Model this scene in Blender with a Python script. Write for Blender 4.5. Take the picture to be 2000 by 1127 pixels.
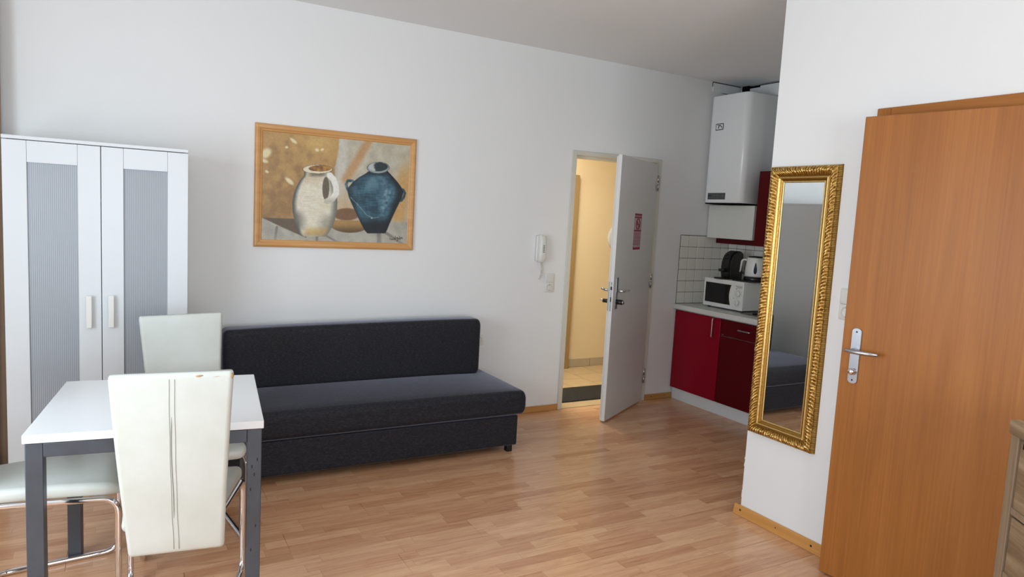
import bpy, bmesh, math, random
from mathutils import Vector, Matrix
from math import sin, cos, pi, radians, sqrt, atan2, exp
random.seed(7)
for o in list(bpy.data.objects): bpy.data.objects.remove(o)
SC = bpy.context.scene
COL = SC.collection

# ------------------------------------------------------------------ camera, world, lights, exposure
YAW, PIT, ROL, FPX = 0.515551575, 0.103885238, -0.0537962907, 1355.73639
_f = Vector((sin(YAW)*cos(PIT), cos(YAW)*cos(PIT), -sin(PIT)))
_r = Vector((cos(YAW), -sin(YAW), 0)); _d = _f.cross(_r)
_c, _s = cos(ROL), sin(ROL)
_R = _c*_r + _s*_d; _D = -_s*_r + _c*_d
cam_data = bpy.data.cameras.new('camera'); cam = bpy.data.objects.new('camera', cam_data); COL.objects.link(cam)
m3 = Matrix((_R, -_D, -_f)).transposed()
cam.matrix_world = Matrix.Translation((0, 0, 1.53)) @ m3.to_4x4()
cam_data.sensor_fit = 'HORIZONTAL'; cam_data.sensor_width = 36.0; cam_data.lens = FPX/2000*36
cam_data.clip_start = 0.05
SC.camera = cam
W = bpy.data.worlds.new('world'); SC.world = W; W.use_nodes = True
W.node_tree.nodes['Background'].inputs[0].default_value = (0.80, 0.90, 1.0, 1)
W.node_tree.nodes['Background'].inputs[1].default_value = 1.0
def area(name, loc, rot, sx, sy, power, col):
    l = bpy.data.lights.new(name, 'AREA'); l.shape = 'RECTANGLE'; l.size = sx; l.size_y = sy
    l.energy = power; l.color = col
    o = bpy.data.objects.new(name, l); COL.objects.link(o); o.location = loc; o.rotation_euler = rot
    return o
# daylight coming through the two windows of the room (left wall, wall behind the camera)
area('daylight_left_window', (-1.50, 1.75, 1.40), (0, radians(-90), 0), 1.35, 1.9, 70, (0.755, 0.88, 1.0))
area('daylight_front_window', (0.6, -2.90, 1.40), (radians(90), 0, 0), 2.2, 1.4, 93, (0.80, 0.90, 1.0))
area('hall_lamp', (3.1, 4.98, 2.45), (0, 0, 0), 0.5, 0.4, 28, (1.0, 0.95, 0.86))
SC.view_settings.view_transform = 'Standard'; SC.view_settings.look = 'None'
SC.view_settings.gamma = 1.0; SC.view_settings.use_curve_mapping = False
SC.view_settings.exposure = 0.0

# ------------------------------------------------------------------ materials
def lin(c):
    return tuple(((v/255)/12.92 if v/255 <= 0.04045 else ((v/255+0.055)/1.055)**2.4) for v in c)
class NT:
    def __init__(s, name):
        s.m = bpy.data.materials.new(name); s.m.use_nodes = True; s.t = s.m.node_tree
        s.b = s.t.nodes['Principled BSDF']; s.out = s.t.nodes['Material Output']
    def n(s, typ, **kw):
        nd = s.t.nodes.new(typ)
        for k, v in kw.items(): setattr(nd, k, v)
        return nd
    def l(s, a, b): s.t.links.new(a, b)
    def math(s, op, a, b=None, c=None):
        nd = s.n('ShaderNodeMath', operation=op)
        for i, v in enumerate((a, b, c)):
            if v is None: continue
            if isinstance(v, (int, float)): nd.inputs[i].default_value = v
            else: s.l(v, nd.inputs[i])
        return nd.outputs[0]
    def noise(s, vec, scale, detail=3, rough=0.5, dist=0.0):
        nd = s.n('ShaderNodeTexNoise'); nd.inputs['Scale'].default_value = scale
        nd.inputs['Detail'].default_value = detail; nd.inputs['Roughness'].default_value = rough
        nd.inputs['Distortion'].default_value = dist
        if vec is not None: s.l(vec, nd.inputs['Vector'])
        return nd.outputs['Fac']
    def coord(s, kind='Object', scale=(1, 1, 1), rot=(0, 0, 0)):
        if kind == 'World': src = s.n('ShaderNodeNewGeometry').outputs['Position']
        else: src = s.n('ShaderNodeTexCoord').outputs[kind]
        mp = s.n('ShaderNodeMapping'); mp.inputs['Scale'].default_value = scale; mp.inputs['Rotation'].default_value = rot
        s.l(src, mp.inputs['Vector']); return mp.outputs[0]
    def ramp(s, fac, stops):
        nd = s.n('ShaderNodeValToRGB'); cr = nd.color_ramp
        while len(cr.elements) > 1: cr.elements.remove(cr.elements[-1])
        cr.elements[0].position = stops[0][0]; cr.elements[0].color = (*lin(stops[0][1]), 1)
        for p, c in stops[1:]:
            e = cr.elements.new(p); e.color = (*lin(c), 1)
        s.l(fac, nd.inputs[0]); return nd.outputs[0]
    def mix(s, fac, a, b, bt='MIX'):
        nd = s.n('ShaderNodeMix', data_type='RGBA', blend_type=bt)
        for i, v in ((0, fac), (6, a), (7, b)):
            if isinstance(v, (int, float)): nd.inputs[i].default_value = v
            elif isinstance(v, tuple): nd.inputs[i].default_value = (*v, 1) if len(v) == 3 else v
            else: s.l(v, nd.inputs[i])
        return nd.outputs[2]
    def bump(s, h, strength, dist=0.01):
        nd = s.n('ShaderNodeBump'); nd.inputs['Strength'].default_value = strength; nd.inputs['Distance'].default_value = dist
        s.l(h, nd.inputs['Height']); s.l(nd.outputs[0], s.b.inputs['Normal'])
    def col(s, v):
        if isinstance(v, tuple): s.b.inputs['Base Color'].default_value = (*v, 1)
        else: s.l(v, s.b.inputs['Base Color'])
def plain(name, c, rough=0.5, metal=0.0, var=0.06, nscale=6, bump=0.0, bscale=80, coat=0.0, kind='Object', spec=0.5):
    t = NT(name)
    v = t.coord(kind)
    f = t.noise(v, nscale, 4, 0.55)
    base = lin(c)
    lo = tuple(x*(1-var) for x in base); hi = tuple(min(1, x*(1+var)) for x in base)
    t.col(t.mix(f, lo, hi))
    t.b.inputs['Roughness'].default_value = rough; t.b.inputs['Metallic'].default_value = metal
    t.b.inputs['Specular IOR Level'].default_value = spec
    if coat: t.b.inputs['Coat Weight'].default_value = coat; t.b.inputs['Coat Roughness'].default_value = 0.1
    if bump: t.bump(t.noise(v, bscale, 3), bump, 0.004)
    return t.m
def wood(name, c1, c2, c3, axis='Z', rough=0.4, gs=14.0, kind='Object', bump=0.05, spread=(0.3, 0.5, 0.7), spec=0.5, fine=0.25):
    t = NT(name)
    st = {'X': (0.06, 1, 1), 'Y': (1, 0.06, 1), 'Z': (1, 1, 0.06)}[axis]
    v = t.coord(kind, scale=tuple(a*gs for a in st))
    f = t.noise(v, 1.0, 5, 0.6, 1.2)
    v2 = t.coord(kind, scale=tuple(a*gs*14 if a == 1 else a*gs*3 for a in st))
    g = t.noise(v2, 1.0, 3, 0.6)
    base = t.ramp(f, [(spread[0], c1), (spread[1], c2), (spread[2], c3)])
    t.col(t.mix(fine, base, t.ramp(g, [(0.3, tuple(int(x*0.78) for x in c2)), (0.7, tuple(min(255, int(x*1.08)) for x in c2))])))
    t.b.inputs['Roughness'].default_value = rough; t.b.inputs['Specular IOR Level'].default_value = spec
    if bump: t.bump(g, bump, 0.002)
    return t.m
M = {}
M['wall'] = plain('white_wall_paint', (236, 236, 234), 0.85, var=0.025, nscale=1.3, bump=0.10, bscale=45, kind='World', spec=0.25)
M['ceiling'] = plain('white_ceiling_paint', (240, 241, 240), 0.9, var=0.02, nscale=1.0, bump=0.05, bscale=40, kind='World', spec=0.2)
M['hall_wall'] = plain('yellow_hall_paint', (238, 224, 194), 0.8, var=0.05, nscale=2.0, bump=0.1, bscale=40, kind='World', spec=0.2)
M['dark'] = plain('dark_void', (14, 13, 12), 0.95, spec=0.1)
M['grout'] = plain('grey_grout', (92, 87, 78), 0.9, bump=0.2)
M['white_lacquer'] = plain('white_lacquer', (216, 219, 220), 0.35, var=0.01)
M['white_frame'] = plain('white_painted_steel', (214, 211, 198), 0.4, var=0.03, nscale=9)
M['door_white'] = plain('white_painted_door', (226, 224, 218), 0.38, var=0.03, nscale=3)
M['metal_frame'] = plain('grey_steel_tube_paint', (72, 77, 84), 0.4, 0.2, var=0.28, nscale=14, bump=0.04)
M['table_top'] = plain('white_melamine', (238, 239, 239), 0.28, var=0.01)
M['chrome'] = plain('polished_chrome', (225, 225, 228), 0.07, 1.0, var=0.01)
M['steel'] = plain('brushed_steel', (182, 184, 188), 0.3, 1.0, var=0.05, nscale=20)
M['black_plastic'] = plain('black_plastic', (22, 22, 24), 0.3, var=0.05)
M['black_rubber'] = plain('black_rubber', (26, 26, 27), 0.7, var=0.1)
M['white_plastic'] = plain('white_plastic', (228, 227, 220), 0.4, var=0.01)
M['cream_plastic'] = plain('cream_plastic', (218, 214, 200), 0.45, var=0.02)
M['boiler_white'] = plain('white_enamelled_steel', (244, 245, 244), 0.22, var=0.01)
M['flap_white'] = plain('off_white_laminate', (220, 220, 212), 0.3, var=0.01)
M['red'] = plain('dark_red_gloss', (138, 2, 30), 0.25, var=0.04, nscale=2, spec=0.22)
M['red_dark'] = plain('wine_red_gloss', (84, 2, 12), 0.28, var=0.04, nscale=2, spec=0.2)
M['worktop'] = plain('white_speckled_worktop', (214, 213, 206), 0.3, var=0.06, nscale=120)
M['pine'] = wood('pine_skirting', (176, 122, 62), (196, 142, 80), (206, 154, 92), 'X', 0.4, 18)
M['pine_y'] = wood('pine_skirting_y', (186, 128, 62), (206, 148, 80), (216, 162, 92), 'Y', 0.4, 18)
M['beech'] = wood('beech_door_veneer', (146, 88, 36), (164, 102, 44), (176, 114, 54), 'Z', 0.42, 9, spread=(0.22, 0.5, 0.78), fine=0.32, spec=0.3)
M['beech_h'] = wood('beech_frame_veneer', (144, 86, 36), (162, 100, 44), (174, 112, 54), 'Y', 0.45, 8, fine=0.2, spec=0.25)
M['picture_frame'] = wood('light_wood_picture_frame', (196, 140, 78), (208, 154, 92), (216, 164, 104), 'X', 0.35, 12, fine=0.12)
M['rustic'] = wood('rustic_washed_wood', (94, 73, 52), (140, 115, 86), (184, 161, 128), 'X', 0.6, 13, bump=0.2, spread=(0.32, 0.5, 0.66), fine=0.4)
M['rustic_z'] = wood('rustic_washed_wood_upright', (122, 100, 76), (146, 124, 98), (164, 144, 118), 'Z', 0.6, 12, bump=0.2, fine=0.4)
M['hall_tile'] = plain('beige_hall_tile', (206, 184, 146), 0.3, var=0.10, nscale=9, kind='World')
M['hall_skirt'] = plain('grey_beige_skirting_tile', (190, 182, 164), 0.3, var=0.12, nscale=12, kind='World')
M['splash'] = plain('white_glazed_tile', (238, 234, 224), 0.22, var=0.05, nscale=7, kind='World')
M['curtain'] = plain('taupe_curtain_cloth', (132, 108, 88), 0.9, var=0.12, nscale=5)
M['glass_dark'] = plain('dark_glass', (12, 12, 14), 0.08, var=0.0)
M['screw'] = plain('dark_screw_hole', (40, 24, 14), 0.6)
M['skin_red'] = plain('red_print', (150, 32, 52), 0.5, var=0.02)
M['paper'] = plain('pale_pink_paper', (196, 170, 172), 0.6, var=0.02)
M['ink'] = plain('black_print', (28, 28, 28), 0.5, var=0.02)
M['grey_print'] = plain('grey_print', (120, 120, 118), 0.5, var=0.02)
M['panel_grey'] = plain('grey_control_panel', (84, 86, 86), 0.35, var=0.03)
M['coffee_side'] = plain('grey_brown_plastic', (46, 43, 38), 0.35, var=0.03)
M['scale_blue'] = plain('smoked_blue_window', (60, 64, 84), 0.2, var=0.03)
M['hob'] = plain('dull_hob_steel', (104, 98, 90), 0.4, 0.6, var=0.1)
def leather():
    t = NT('cream_leather'); v = t.coord('Object')
    f = t.noise(v, 5, 4, 0.6)
    t.col(t.ramp(f, [(0.3, (195, 198, 188)), (0.6, (203, 206, 199)), (0.8, (207, 210, 204))]))
    t.b.inputs['Roughness'].default_value = 0.42; t.bump(t.noise(v, 220, 3), 0.12, 0.002); return t.m
M['leather'] = leather()
M['seam'] = plain('dirty_cream_stitching', (150, 148, 138), 0.6)
M['wear'] = plain('worn_leather_backing', (176, 146, 100), 0.8)
def fabric():
    t = NT('charcoal_sofa_fabric'); v = t.coord('World')
    f = t.noise(v, 260, 3, 0.7); g = t.noise(t.coord('World', (60, 60, 260)), 1.0, 2)
    h = t.math('MULTIPLY_ADD', g, 0.5, t.math('MULTIPLY', f, 0.5))
    t.col(t.ramp(h, [(0.34, (15, 15, 18)), (0.50, (27, 27, 32)), (0.68, (52, 52, 60))]))
    t.b.inputs['Roughness'].default_value = 0.72; t.b.inputs['Specular IOR Level'].default_value = 0.35
    t.b.inputs['Sheen Weight'].default_value = 0.75; t.b.inputs['Sheen Roughness'].default_value = 0.3
    t.b.inputs['Sheen Tint'].default_value = (0.75, 0.75, 0.9, 1)
    t.bump(h, 0.5, 0.002); return t.m
M['fabric'] = fabric()
def floor_mat():
    t = NT('beech_strip_laminate')
    pos = t.n('ShaderNodeNewGeometry').outputs['Position']
    sp = t.n('ShaderNodeSeparateXYZ'); t.l(pos, sp.inputs[0])
    ty = t.math('DIVIDE', t.math('SUBTRACT', sp.outputs[1], 4.556-50*0.195), 0.065)
    row = t.math('FLOOR', ty)
    wn = t.n('ShaderNodeTexWhiteNoise', noise_dimensions='1D'); t.l(row, wn.inputs['W'])
    tx = t.math('DIVIDE', t.math('ADD', sp.outputs[0], t.math('MULTIPLY', wn.outputs['Value'], 7.3)), 0.43)
    cell = t.math('FLOOR', tx)
    cv = t.n('ShaderNodeCombineXYZ'); t.l(row, cv.inputs[0]); t.l(cell, cv.inputs[1])
    w2 = t.n('ShaderNodeTexWhiteNoise', noise_dimensions='2D'); t.l(cv.outputs[0], w2.inputs['Vector'])
    # grain, shifted per strip
    gv = t.n('ShaderNodeCombineXYZ')
    t.l(t.math('MULTIPLY_ADD', sp.outputs[0], 1.6, t.math('MULTIPLY', w2.outputs['Value'], 37.0)), gv.inputs[0])
    t.l(t.math('MULTIPLY', sp.outputs[1], 16.0), gv.inputs[1]); t.l(t.math('MULTIPLY', w2.outputs['Value'], 91.0), gv.inputs[2])
    g = t.noise(gv.outputs[0], 1.6, 5, 0.62, 1.6)
    gv2 = t.n('ShaderNodeCombineXYZ')
    t.l(t.math('MULTIPLY', sp.outputs[0], 9.0), gv2.inputs[0]); t.l(t.math('MULTIPLY', sp.outputs[1], 190.0), gv2.inputs[1])
    g2 = t.noise(gv2.outputs[0], 1.0, 3, 0.6)
    tone = t.ramp(w2.outputs['Value'], [(0.0, (188, 126, 84)), (0.3, (222, 166, 122)), (0.7, (238, 188, 144)), (1.0, (204, 142, 100))])
    grain = t.ramp(g, [(0.30, (172, 118, 84)), (0.44, (212, 162, 124)), (0.62, (232, 188, 150))])
    c = t.mix(0.45, tone, grain)
    c = t.mix(t.math('MULTIPLY', t.math('SUBTRACT', 0.62, g2), 0.7), c, lin((148, 102, 76)))
    # thin strip joints
    fy = t.math('FRACT', ty); fx = t.math('FRACT', tx)
    ey = t.math('LESS_THAN', fy, 0.018); ex = t.math('LESS_THAN', fx, 0.004)
    c = t.mix(t.math('MULTIPLY', t.math('MAXIMUM', ey, ex), 0.35), c, lin((120, 82, 58)))
    t.col(c); t.b.inputs['Roughness'].default_value = 0.2; t.b.inputs['Specular IOR Level'].default_value = 0.5
    rr = t.n('ShaderNodeMapRange'); rr.inputs[3].default_value = 0.2; rr.inputs[4].default_value = 0.3
    t.l(t.noise(t.coord('World', (3, 3, 3)), 1.5, 4), rr.inputs[0]); t.l(rr.outputs[0], t.b.inputs['Roughness'])
    t.bump(g2, 0.03, 0.001)
    return t.m
M['floor'] = floor_mat()
def mirror_mat():
    t = NT('mirror_silver'); t.col((0.86, 0.88, 0.88)); t.b.inputs['Metallic'].default_value = 1; t.b.inputs['Roughness'].default_value = 0.0
    return t.m
M['mirror'] = mirror_mat()
def gold_mat():
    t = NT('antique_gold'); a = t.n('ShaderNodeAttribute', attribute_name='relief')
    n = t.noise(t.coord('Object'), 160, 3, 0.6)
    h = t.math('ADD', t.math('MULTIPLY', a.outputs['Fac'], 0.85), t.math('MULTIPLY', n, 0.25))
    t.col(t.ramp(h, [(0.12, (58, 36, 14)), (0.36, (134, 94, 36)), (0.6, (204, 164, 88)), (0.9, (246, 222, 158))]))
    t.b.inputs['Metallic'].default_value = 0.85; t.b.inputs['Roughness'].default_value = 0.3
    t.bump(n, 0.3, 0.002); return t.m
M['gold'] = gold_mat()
def ribbed_panel():
    t = NT('ribbed_translucent_plastic'); tc = t.coord('Object')
    w = t.n('ShaderNodeTexWave', wave_type='BANDS', bands_direction='X'); w.inputs['Scale'].default_value = 38
    w.inputs['Distortion'].default_value = 0; t.l(tc, w.inputs['Vector'])
    t.col(t.mix(w.outputs['Fac'], lin((158, 163, 168)), lin((186, 191, 196))))
    t.b.inputs['Roughness'].default_value = 0.3
    t.bump(w.outputs['Fac'], 0.25, 0.002)
    tr = t.n('ShaderNodeBsdfTransparent'); tr.inputs[0].default_value = (0.9, 0.93, 0.97, 1)
    mx = t.n('ShaderNodeMixShader'); mx.inputs[0].default_value = 0.22
    t.l(t.b.outputs[0], mx.inputs[1]); t.l(tr.outputs[0], mx.inputs[2]); t.l(mx.outputs[0], t.out.inputs[0])
    return t.m
M['ribbed'] = ribbed_panel()
def pane_mat():
    t = NT('window_glass'); tr = t.n('ShaderNodeBsdfTransparent'); gl = t.n('ShaderNodeBsdfGlossy'); gl.inputs['Roughness'].default_value = 0.02
    mx = t.n('ShaderNodeMixShader'); mx.inputs[0].default_value = 0.06
    t.l(tr.outputs[0], mx.inputs[1]); t.l(gl.outputs[0], mx.inputs[2]); t.l(mx.outputs[0], t.out.inputs[0]); return t.m
M['pane'] = pane_mat()
def paint_mat():
    t = NT('painted_print'); a = t.n('ShaderNodeVertexColor', layer_name='paint'); t.l(a.outputs[0], t.b.inputs['Base Color'])
    t.b.inputs['Roughness'].default_value = 0.45; return t.m
M['paint'] = paint_mat()
def mat_mat():
    t = NT('dark_door_mat'); n = t.noise(t.coord('World'), 300, 3, 0.7)
    t.col(t.ramp(n, [(0.3, (24, 26, 28)), (0.7, (52, 54, 58))])); t.b.inputs['Roughness'].default_value = 0.95; t.bump(n, 0.8, 0.004); return t.m
M['mat'] = mat_mat()

# ------------------------------------------------------------------ mesh helpers
class MB:
    def __init__(s): s.bm = bmesh.new(); s.mi = 0; s.X = Matrix.Identity(4)
    def add(s, verts, faces, smooth=False):
        vs = [s.bm.verts.new(s.X @ Vector(v)) for v in verts]
        fs = []
        for f in faces:
            try: fc = s.bm.faces.new([vs[i] for i in f])
            except ValueError: continue
            fc.material_index = s.mi; fc.smooth = smooth; fs.append(fc)
        return vs, fs
    def box(s, a, b, bev=0.0, seg=2, smooth=False):
        x0, y0, z0 = a; x1, y1, z1 = b
        if x0 > x1: x0, x1 = x1, x0
        if y0 > y1: y0, y1 = y1, y0
        if z0 > z1: z0, z1 = z1, z0
        return s.hexa([(x0,y0,z0),(x1,y0,z0),(x1,y1,z0),(x0,y1,z0),(x0,y0,z1),(x1,y0,z1),(x1,y1,z1),(x0,y1,z1)], bev, seg)
    def hexa(s, v, bev=0.0, seg=2):
        vs, fs = s.add(v, [(3,2,1,0),(4,5,6,7),(0,1,5,4),(1,2,6,5),(2,3,7,6),(3,0,4,7)])
        if bev > 0:
            ed = list({e for f in fs for e in f.edges})
            r = bmesh.ops.bevel(s.bm, geom=ed, offset=bev, segments=seg, affect='EDGES', profile=0.5)
            for f in r['faces']: f.smooth = True; f.material_index = s.mi
        return s
    def loft(s, loops, smooth=True, cap=True, closed=True):
        n = len(loops[0]); vs = []
        for lp in loops: vs += lp
        fs = []
        for k in range(len(loops)-1):
            for i in range(n if closed else n-1):
                j = (i+1) % n
                fs.append((k*n+i, k*n+j, (k+1)*n+j, (k+1)*n+i))
        if cap and closed:
            fs.append(tuple(reversed(range(n)))); fs.append(tuple((len(loops)-1)*n+i for i in range(n)))
        s.add(vs, fs, smooth); return s
    def lathe(s, prof, seg=24, center=(0,0), smooth=True, cap=True):
        loops = [[(center[0]+r*cos(2*pi*i/seg), center[1]+r*sin(2*pi*i/seg), z) for i in range(seg)] for r, z in prof]
        return s.loft(loops, smooth, cap)
    def tube(s, pts, r, seg=12, closed=False, cap=True):
        P = [Vector(p) for p in pts]; n = len(P); loops = []
        up = None
        for i in range(n):
            if closed: t = (P[(i+1) % n]-P[i-1]).normalized()
            else: t = (P[min(i+1, n-1)]-P[max(i-1, 0)]).normalized()
            if up is None:
                a = Vector((0,0,1)) if abs(t.z) < 0.9 else Vector((1,0,0)); up = t.cross(a).normalized()
            else:
                up = (up - t*up.dot(t)).normalized()
            w = t.cross(up)
            rr = r[i] if isinstance(r, (list, tuple)) else r
            loops.append([tuple(P[i]+rr*(cos(2*pi*k/seg)*up+sin(2*pi*k/seg)*w)) for k in range(seg)])
        if closed: loops.append(loops[0])
        return s.loft(loops, True, cap and not closed)
    def prism(s, poly, y0, y1, plane='XZ', smooth=False, bev=0):
        n = len(poly)
        if plane == 'XZ': a = [(x, y0, z) for x, z in poly]; b = [(x, y1, z) for x, z in poly]
        elif plane == 'XY': a = [(x, y, y0) for x, y in poly]; b = [(x, y, y1) for x, y in poly]
        else: a = [(y0, x, z) for x, z in poly]; b = [(y1, x, z) for x, z in poly]
        fs = [tuple(range(n)), tuple(reversed(range(n, 2*n)))] + [(i, (i+1) % n, n+(i+1) % n, n+i) for i in range(n)]
        vs, f = s.add(a+b, fs, smooth)
        if bev:
            r = bmesh.ops.bevel(s.bm, geom=list({e for x in f for e in x.edges}), offset=bev, segments=2, affect='EDGES')
            for x in r['faces']: x.material_index = s.mi
        return s
    def mesh(s, name, mats):
        bmesh.ops.recalc_face_normals(s.bm, faces=s.bm.faces)
        me = bpy.data.meshes.new(name); s.bm.to_mesh(me); s.bm.free()
        for m in (mats if isinstance(mats, (list, tuple)) else [mats]): me.materials.append(M[m] if isinstance(m, str) else m)
        return me
    def build(s, name, mats, parent=None, loc=None, rot=None):
        return link(name, s.mesh(name, mats), parent, loc, rot)
def link(name, me, parent=None, loc=None, rot=None):
    o = bpy.data.objects.new(name, me); COL.objects.link(o)
    if loc: o.location = loc
    if rot: o.rotation_euler = rot
    if parent: o.parent = parent
    return o
def tag(o, label, cat, group=None):
    o['label'] = label; o['category'] = cat
    if group: o['group'] = group
    return o
def thing(name, label, cat, loc=(0,0,0), rz=0, group=None):
    o = bpy.data.objects.new(name, None); COL.objects.link(o); o.empty_display_size = 0.1
    o.location = loc; o.rotation_euler = (0,0,rz); return tag(o, label, cat, group)
def struct(o): o['kind'] = 'structure'; return o
def sempty(name, loc=(0,0,0)):
    o = bpy.data.objects.new(name, None); COL.objects.link(o); o.location = loc; return struct(o)
def B(a, b, bev=0, seg=2):
    m = MB(); m.box(a, b, bev, seg); return m
def copy_tree(o, parent=None):
    c = o.copy(); COL.objects.link(c); c.parent = parent
    for ch in list(o.children): copy_tree(ch, c)
    return c
def rrect(w, h, r, n=5):
    pts = []
    for cx, cy, a0 in ((w/2-r, h/2-r, 0), (-w/2+r, h/2-r, pi/2), (-w/2+r, -h/2+r, pi), (w/2-r, -h/2+r, 3*pi/2)):
        for k in range(n+1): a = a0+pi/2*k/n; pts.append((cx+r*cos(a), cy+r*sin(a)))
    return pts
def fillet(P, rad, n=6):
    P = [Vector(p) for p in P]; out = [P[0]]
    for i in range(1, len(P)-1):
        a, b, c = P[i-1], P[i], P[i+1]; u = (a-b).normalized(); v = (c-b).normalized()
        ang = u.angle(v); r = rad[i] if isinstance(rad, (list, tuple)) else rad
        if ang > pi-0.01 or r == 0: out.append(b); continue
        d = min(r/math.tan(ang/2), (a-b).length*0.48, (c-b).length*0.48)
        p0, p1 = b+u*d, b+v*d
        for k in range(n+1):
            t = k/n; out.append((1-t)**2*p0+2*t*(1-t)*b+t*t*p1)
    out.append(P[-1]); return [tuple(p) for p in out]

# ------------------------------------------------------------------ the setting
XL, XR, XK, YB, YF, ZC = -1.48, 2.893, 4.82, 4.558, -2.9, 2.777
YA = 2.49
DL, DR, DT = 3.085, 3.925, 2.045      # entry door opening in the back wall
fl = struct(B((XL-0.1, YF-0.1, -0.12), (XK+0.1, YB+0.005, -0.008)).build('floor', 'grout'))
cache = {}
def plank_mesh(L):
    k = round(L, 3)
    if k not in cache: cache[k] = B((0, 0, -0.008), (k-0.0008, 0.1942, 0), 0.0008, 1).mesh('plank', 'floor')
    return cache[k]
for r in range(39):
    y1 = YB-0.002-0.195*r; y0 = y1-0.195
    xmax = XK if y0 > YA-0.15 else XR
    off = (r*0.43) % 1.285
    x = XL-off
    while x < xmax:
        a, b = max(x, XL), min(x+1.285, xmax)
        if b-a > 0.02: link('plank', plank_mesh(b-a), fl, (a, y0, 0))
        x += 1.285
m = MB(); m.box((XL-0.1, YB, 0), (DL, YB+0.13, ZC)); m.box((DL, YB, DT), (DR, YB+0.13, ZC)); m.box((DR, YB, 0), (XK+0.1, YB+0.13, ZC))
wb = struct(m.build('wall_back', 'wall'))
m = MB(); y0, y1, z0, z1 = 0.8, 2.7, 0.70, 2.10
m.box((XL-0.3, YF-0.1, 0), (XL, y0, ZC)); m.box((XL-0.3, y1, 0), (XL, YB+0.1, ZC)); m.box((XL-0.3, y0, 0), (XL, y1, z0)); m.box((XL-0.3, y0, z1), (XL, y1, ZC))
struct(m.build('wall_left', 'wall'))
m = MB(); x0, x1, w0, w1 = -0.5, 1.7, 0.7, 2.1
m.box((XL-0.1, YF-0.25, 0), (x0, YF, ZC)); m.box((x1, YF-0.25, 0), (XK+0.1, YF, ZC)); m.box((x0, YF-0.25, 0), (x1, YF, w0)); m.box((x0, YF-0.25, w1), (x1, YF, ZC))
struct(m.build('wall_front', 'wall'))
D2A, D2B, D2T = 1.075, 1.872, 2.018
m = MB(); m.box((XR, YF, 0), (XR+0.12, D2A, ZC)); m.box((XR, D2A, D2T), (XR+0.12, D2B, ZC)); m.box((XR, D2B, 0), (XR+0.12, YA, ZC))
# nibbled plaster along the free corner
for k, (z, dz) in enumerate(((0.10, 0.03), (0.125, 0.012), (0.27, 0.02), (0.31, 0.01), (0.9, 0.015))):
    m.box((XR-0.0012, YA-0.004, z), (XR+0.004, YA+0.003, z+dz), 0.001, 1)
struct(m.build('wall_right', 'wall'))
struct(B((XR+0.12, YA-0.10, 0), (XK+0.1, YA, ZC)).build('wall_alcove', 'wall'))
struct(B((XR+1.3, YF, 0), (XR+1.4, YA-0.1, ZC)).build('wall_bathroom', 'wall'))
wk = struct(B((XK, YA, 0), (XK+0.1, YB, 2.752)).build('wall_kitchen', 'wall'))
B((XK+0.03, YA, 2.752), (XK+0.1, YB, ZC)).build('gap', 'dark', wk)
B((XK-0.012, YA, 2.655), (XK, 4.34, 2.762), 0.002, 1).build('cover_board', 'wall', wk)
m = MB(); m.box((XK-0.02, YB-0.10, 2.70), (XK, YB-0.02, ZC-0.001), 0.006, 1); m.build('hole', 'dark', wk)
# cracked access board above the boiler on the back wall
m = MB(); m.box((4.47, YB-0.006, 2.695), (4.80, YB, 2.770), 0.001, 1); m.build('access_board', 'wall', wb)
m = MB(); m.box((4.466, YB-0.004, 2.7705), (4.80, YB, 2.7765)); m.box((4.4655, YB-0.004, 2.735), (4.4695, YB, 2.775))
m.tube([(4.50, YB-0.002, 2.712), (4.53, YB-0.003, 2.700), (4.60, YB-0.003, 2.694), (4.70, YB-0.003, 2.690)], 0.0022, 6); m.build('crack', 'dark', wb)
struct(B((XL-0.3, YF-0.25, ZC), (XK+0.1, YB+0.1, ZC+0.1)).build('ceiling', 'ceiling'))
# windows outside the frame that let the daylight in
def window(name, horizontal, a, b, z0, z1, pos):
    w = sempty(name)
    def bx(p, q, zz0, zz1, d0=0.0, d1=0.07):
        return B((p, pos+d0, zz0), (q, pos+d1, zz1), 0.004, 1) if horizontal else B((pos-d1, p, zz0), (pos-d0, q, zz1), 0.004, 1)
    for (p, q, u, v) in ((a, a+0.06, z0, z1), (b-0.06, b, z0, z1), (a+0.06, b-0.06, z0, z0+0.06), (a+0.06, b-0.06, z1-0.06, z1), ((a+b)/2-0.04, (a+b)/2+0.04, z0+0.06, z1-0.06)):
        bx(p, q, u, v).build('window_frame', 'white_lacquer', w)
    for (p, q) in ((a+0.06, (a+b)/2-0.04), ((a+b)/2+0.04, b-0.06)):
        bx(p, q, z0+0.06, z1-0.06, 0.03, 0.036).build('pane', 'pane', w)
    return w
window('window_1', False, 0.8, 2.7, 0.70, 2.10, XL-0.05)
window('window_2', True, -0.5, 1.7, 0.7, 2.1, YF-0.16-0.04)
# skirting boards
def skirt(name, a, b, mat, screws):
    o = struct(B(a, b, 0.003, 2).build(name, mat))
    for p in screws:
        m = MB(); m.tube([(0,0,0), p[1]], 0.0045, 10); m.build('screw', 'screw', o, p[0])
    return o
skirt('baseboard_back', (XL, YB-0.014, 0), (DL-0.03, YB, 0.048), 'pine', [((2.72, YB-0.0135, 0.026), (0, -0.001, 0))])
skirt('baseboard_kitchen', (DR+0.035, YB-0.014, 0), (4.262, YB, 0.05), 'pine', [((4.03, YB-0.0135, 0.028), (0, -0.001, 0)), ((4.18, YB-0.0135, 0.03), (0, -0.001, 0))])
o = MB(); o.hexa([(XR-0.015,1.94,0),(XR,1.94,0),(XR,2.535,0),(XR-0.015,2.53,0),(XR-0.013,1.94,0.058),(XR,1.94,0.058),(XR,2.528,0.058),(XR-0.013,2.522,0.058)], 0.003, 2)
o = struct(o.build('baseboard_right', 'pine_y'))
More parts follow.
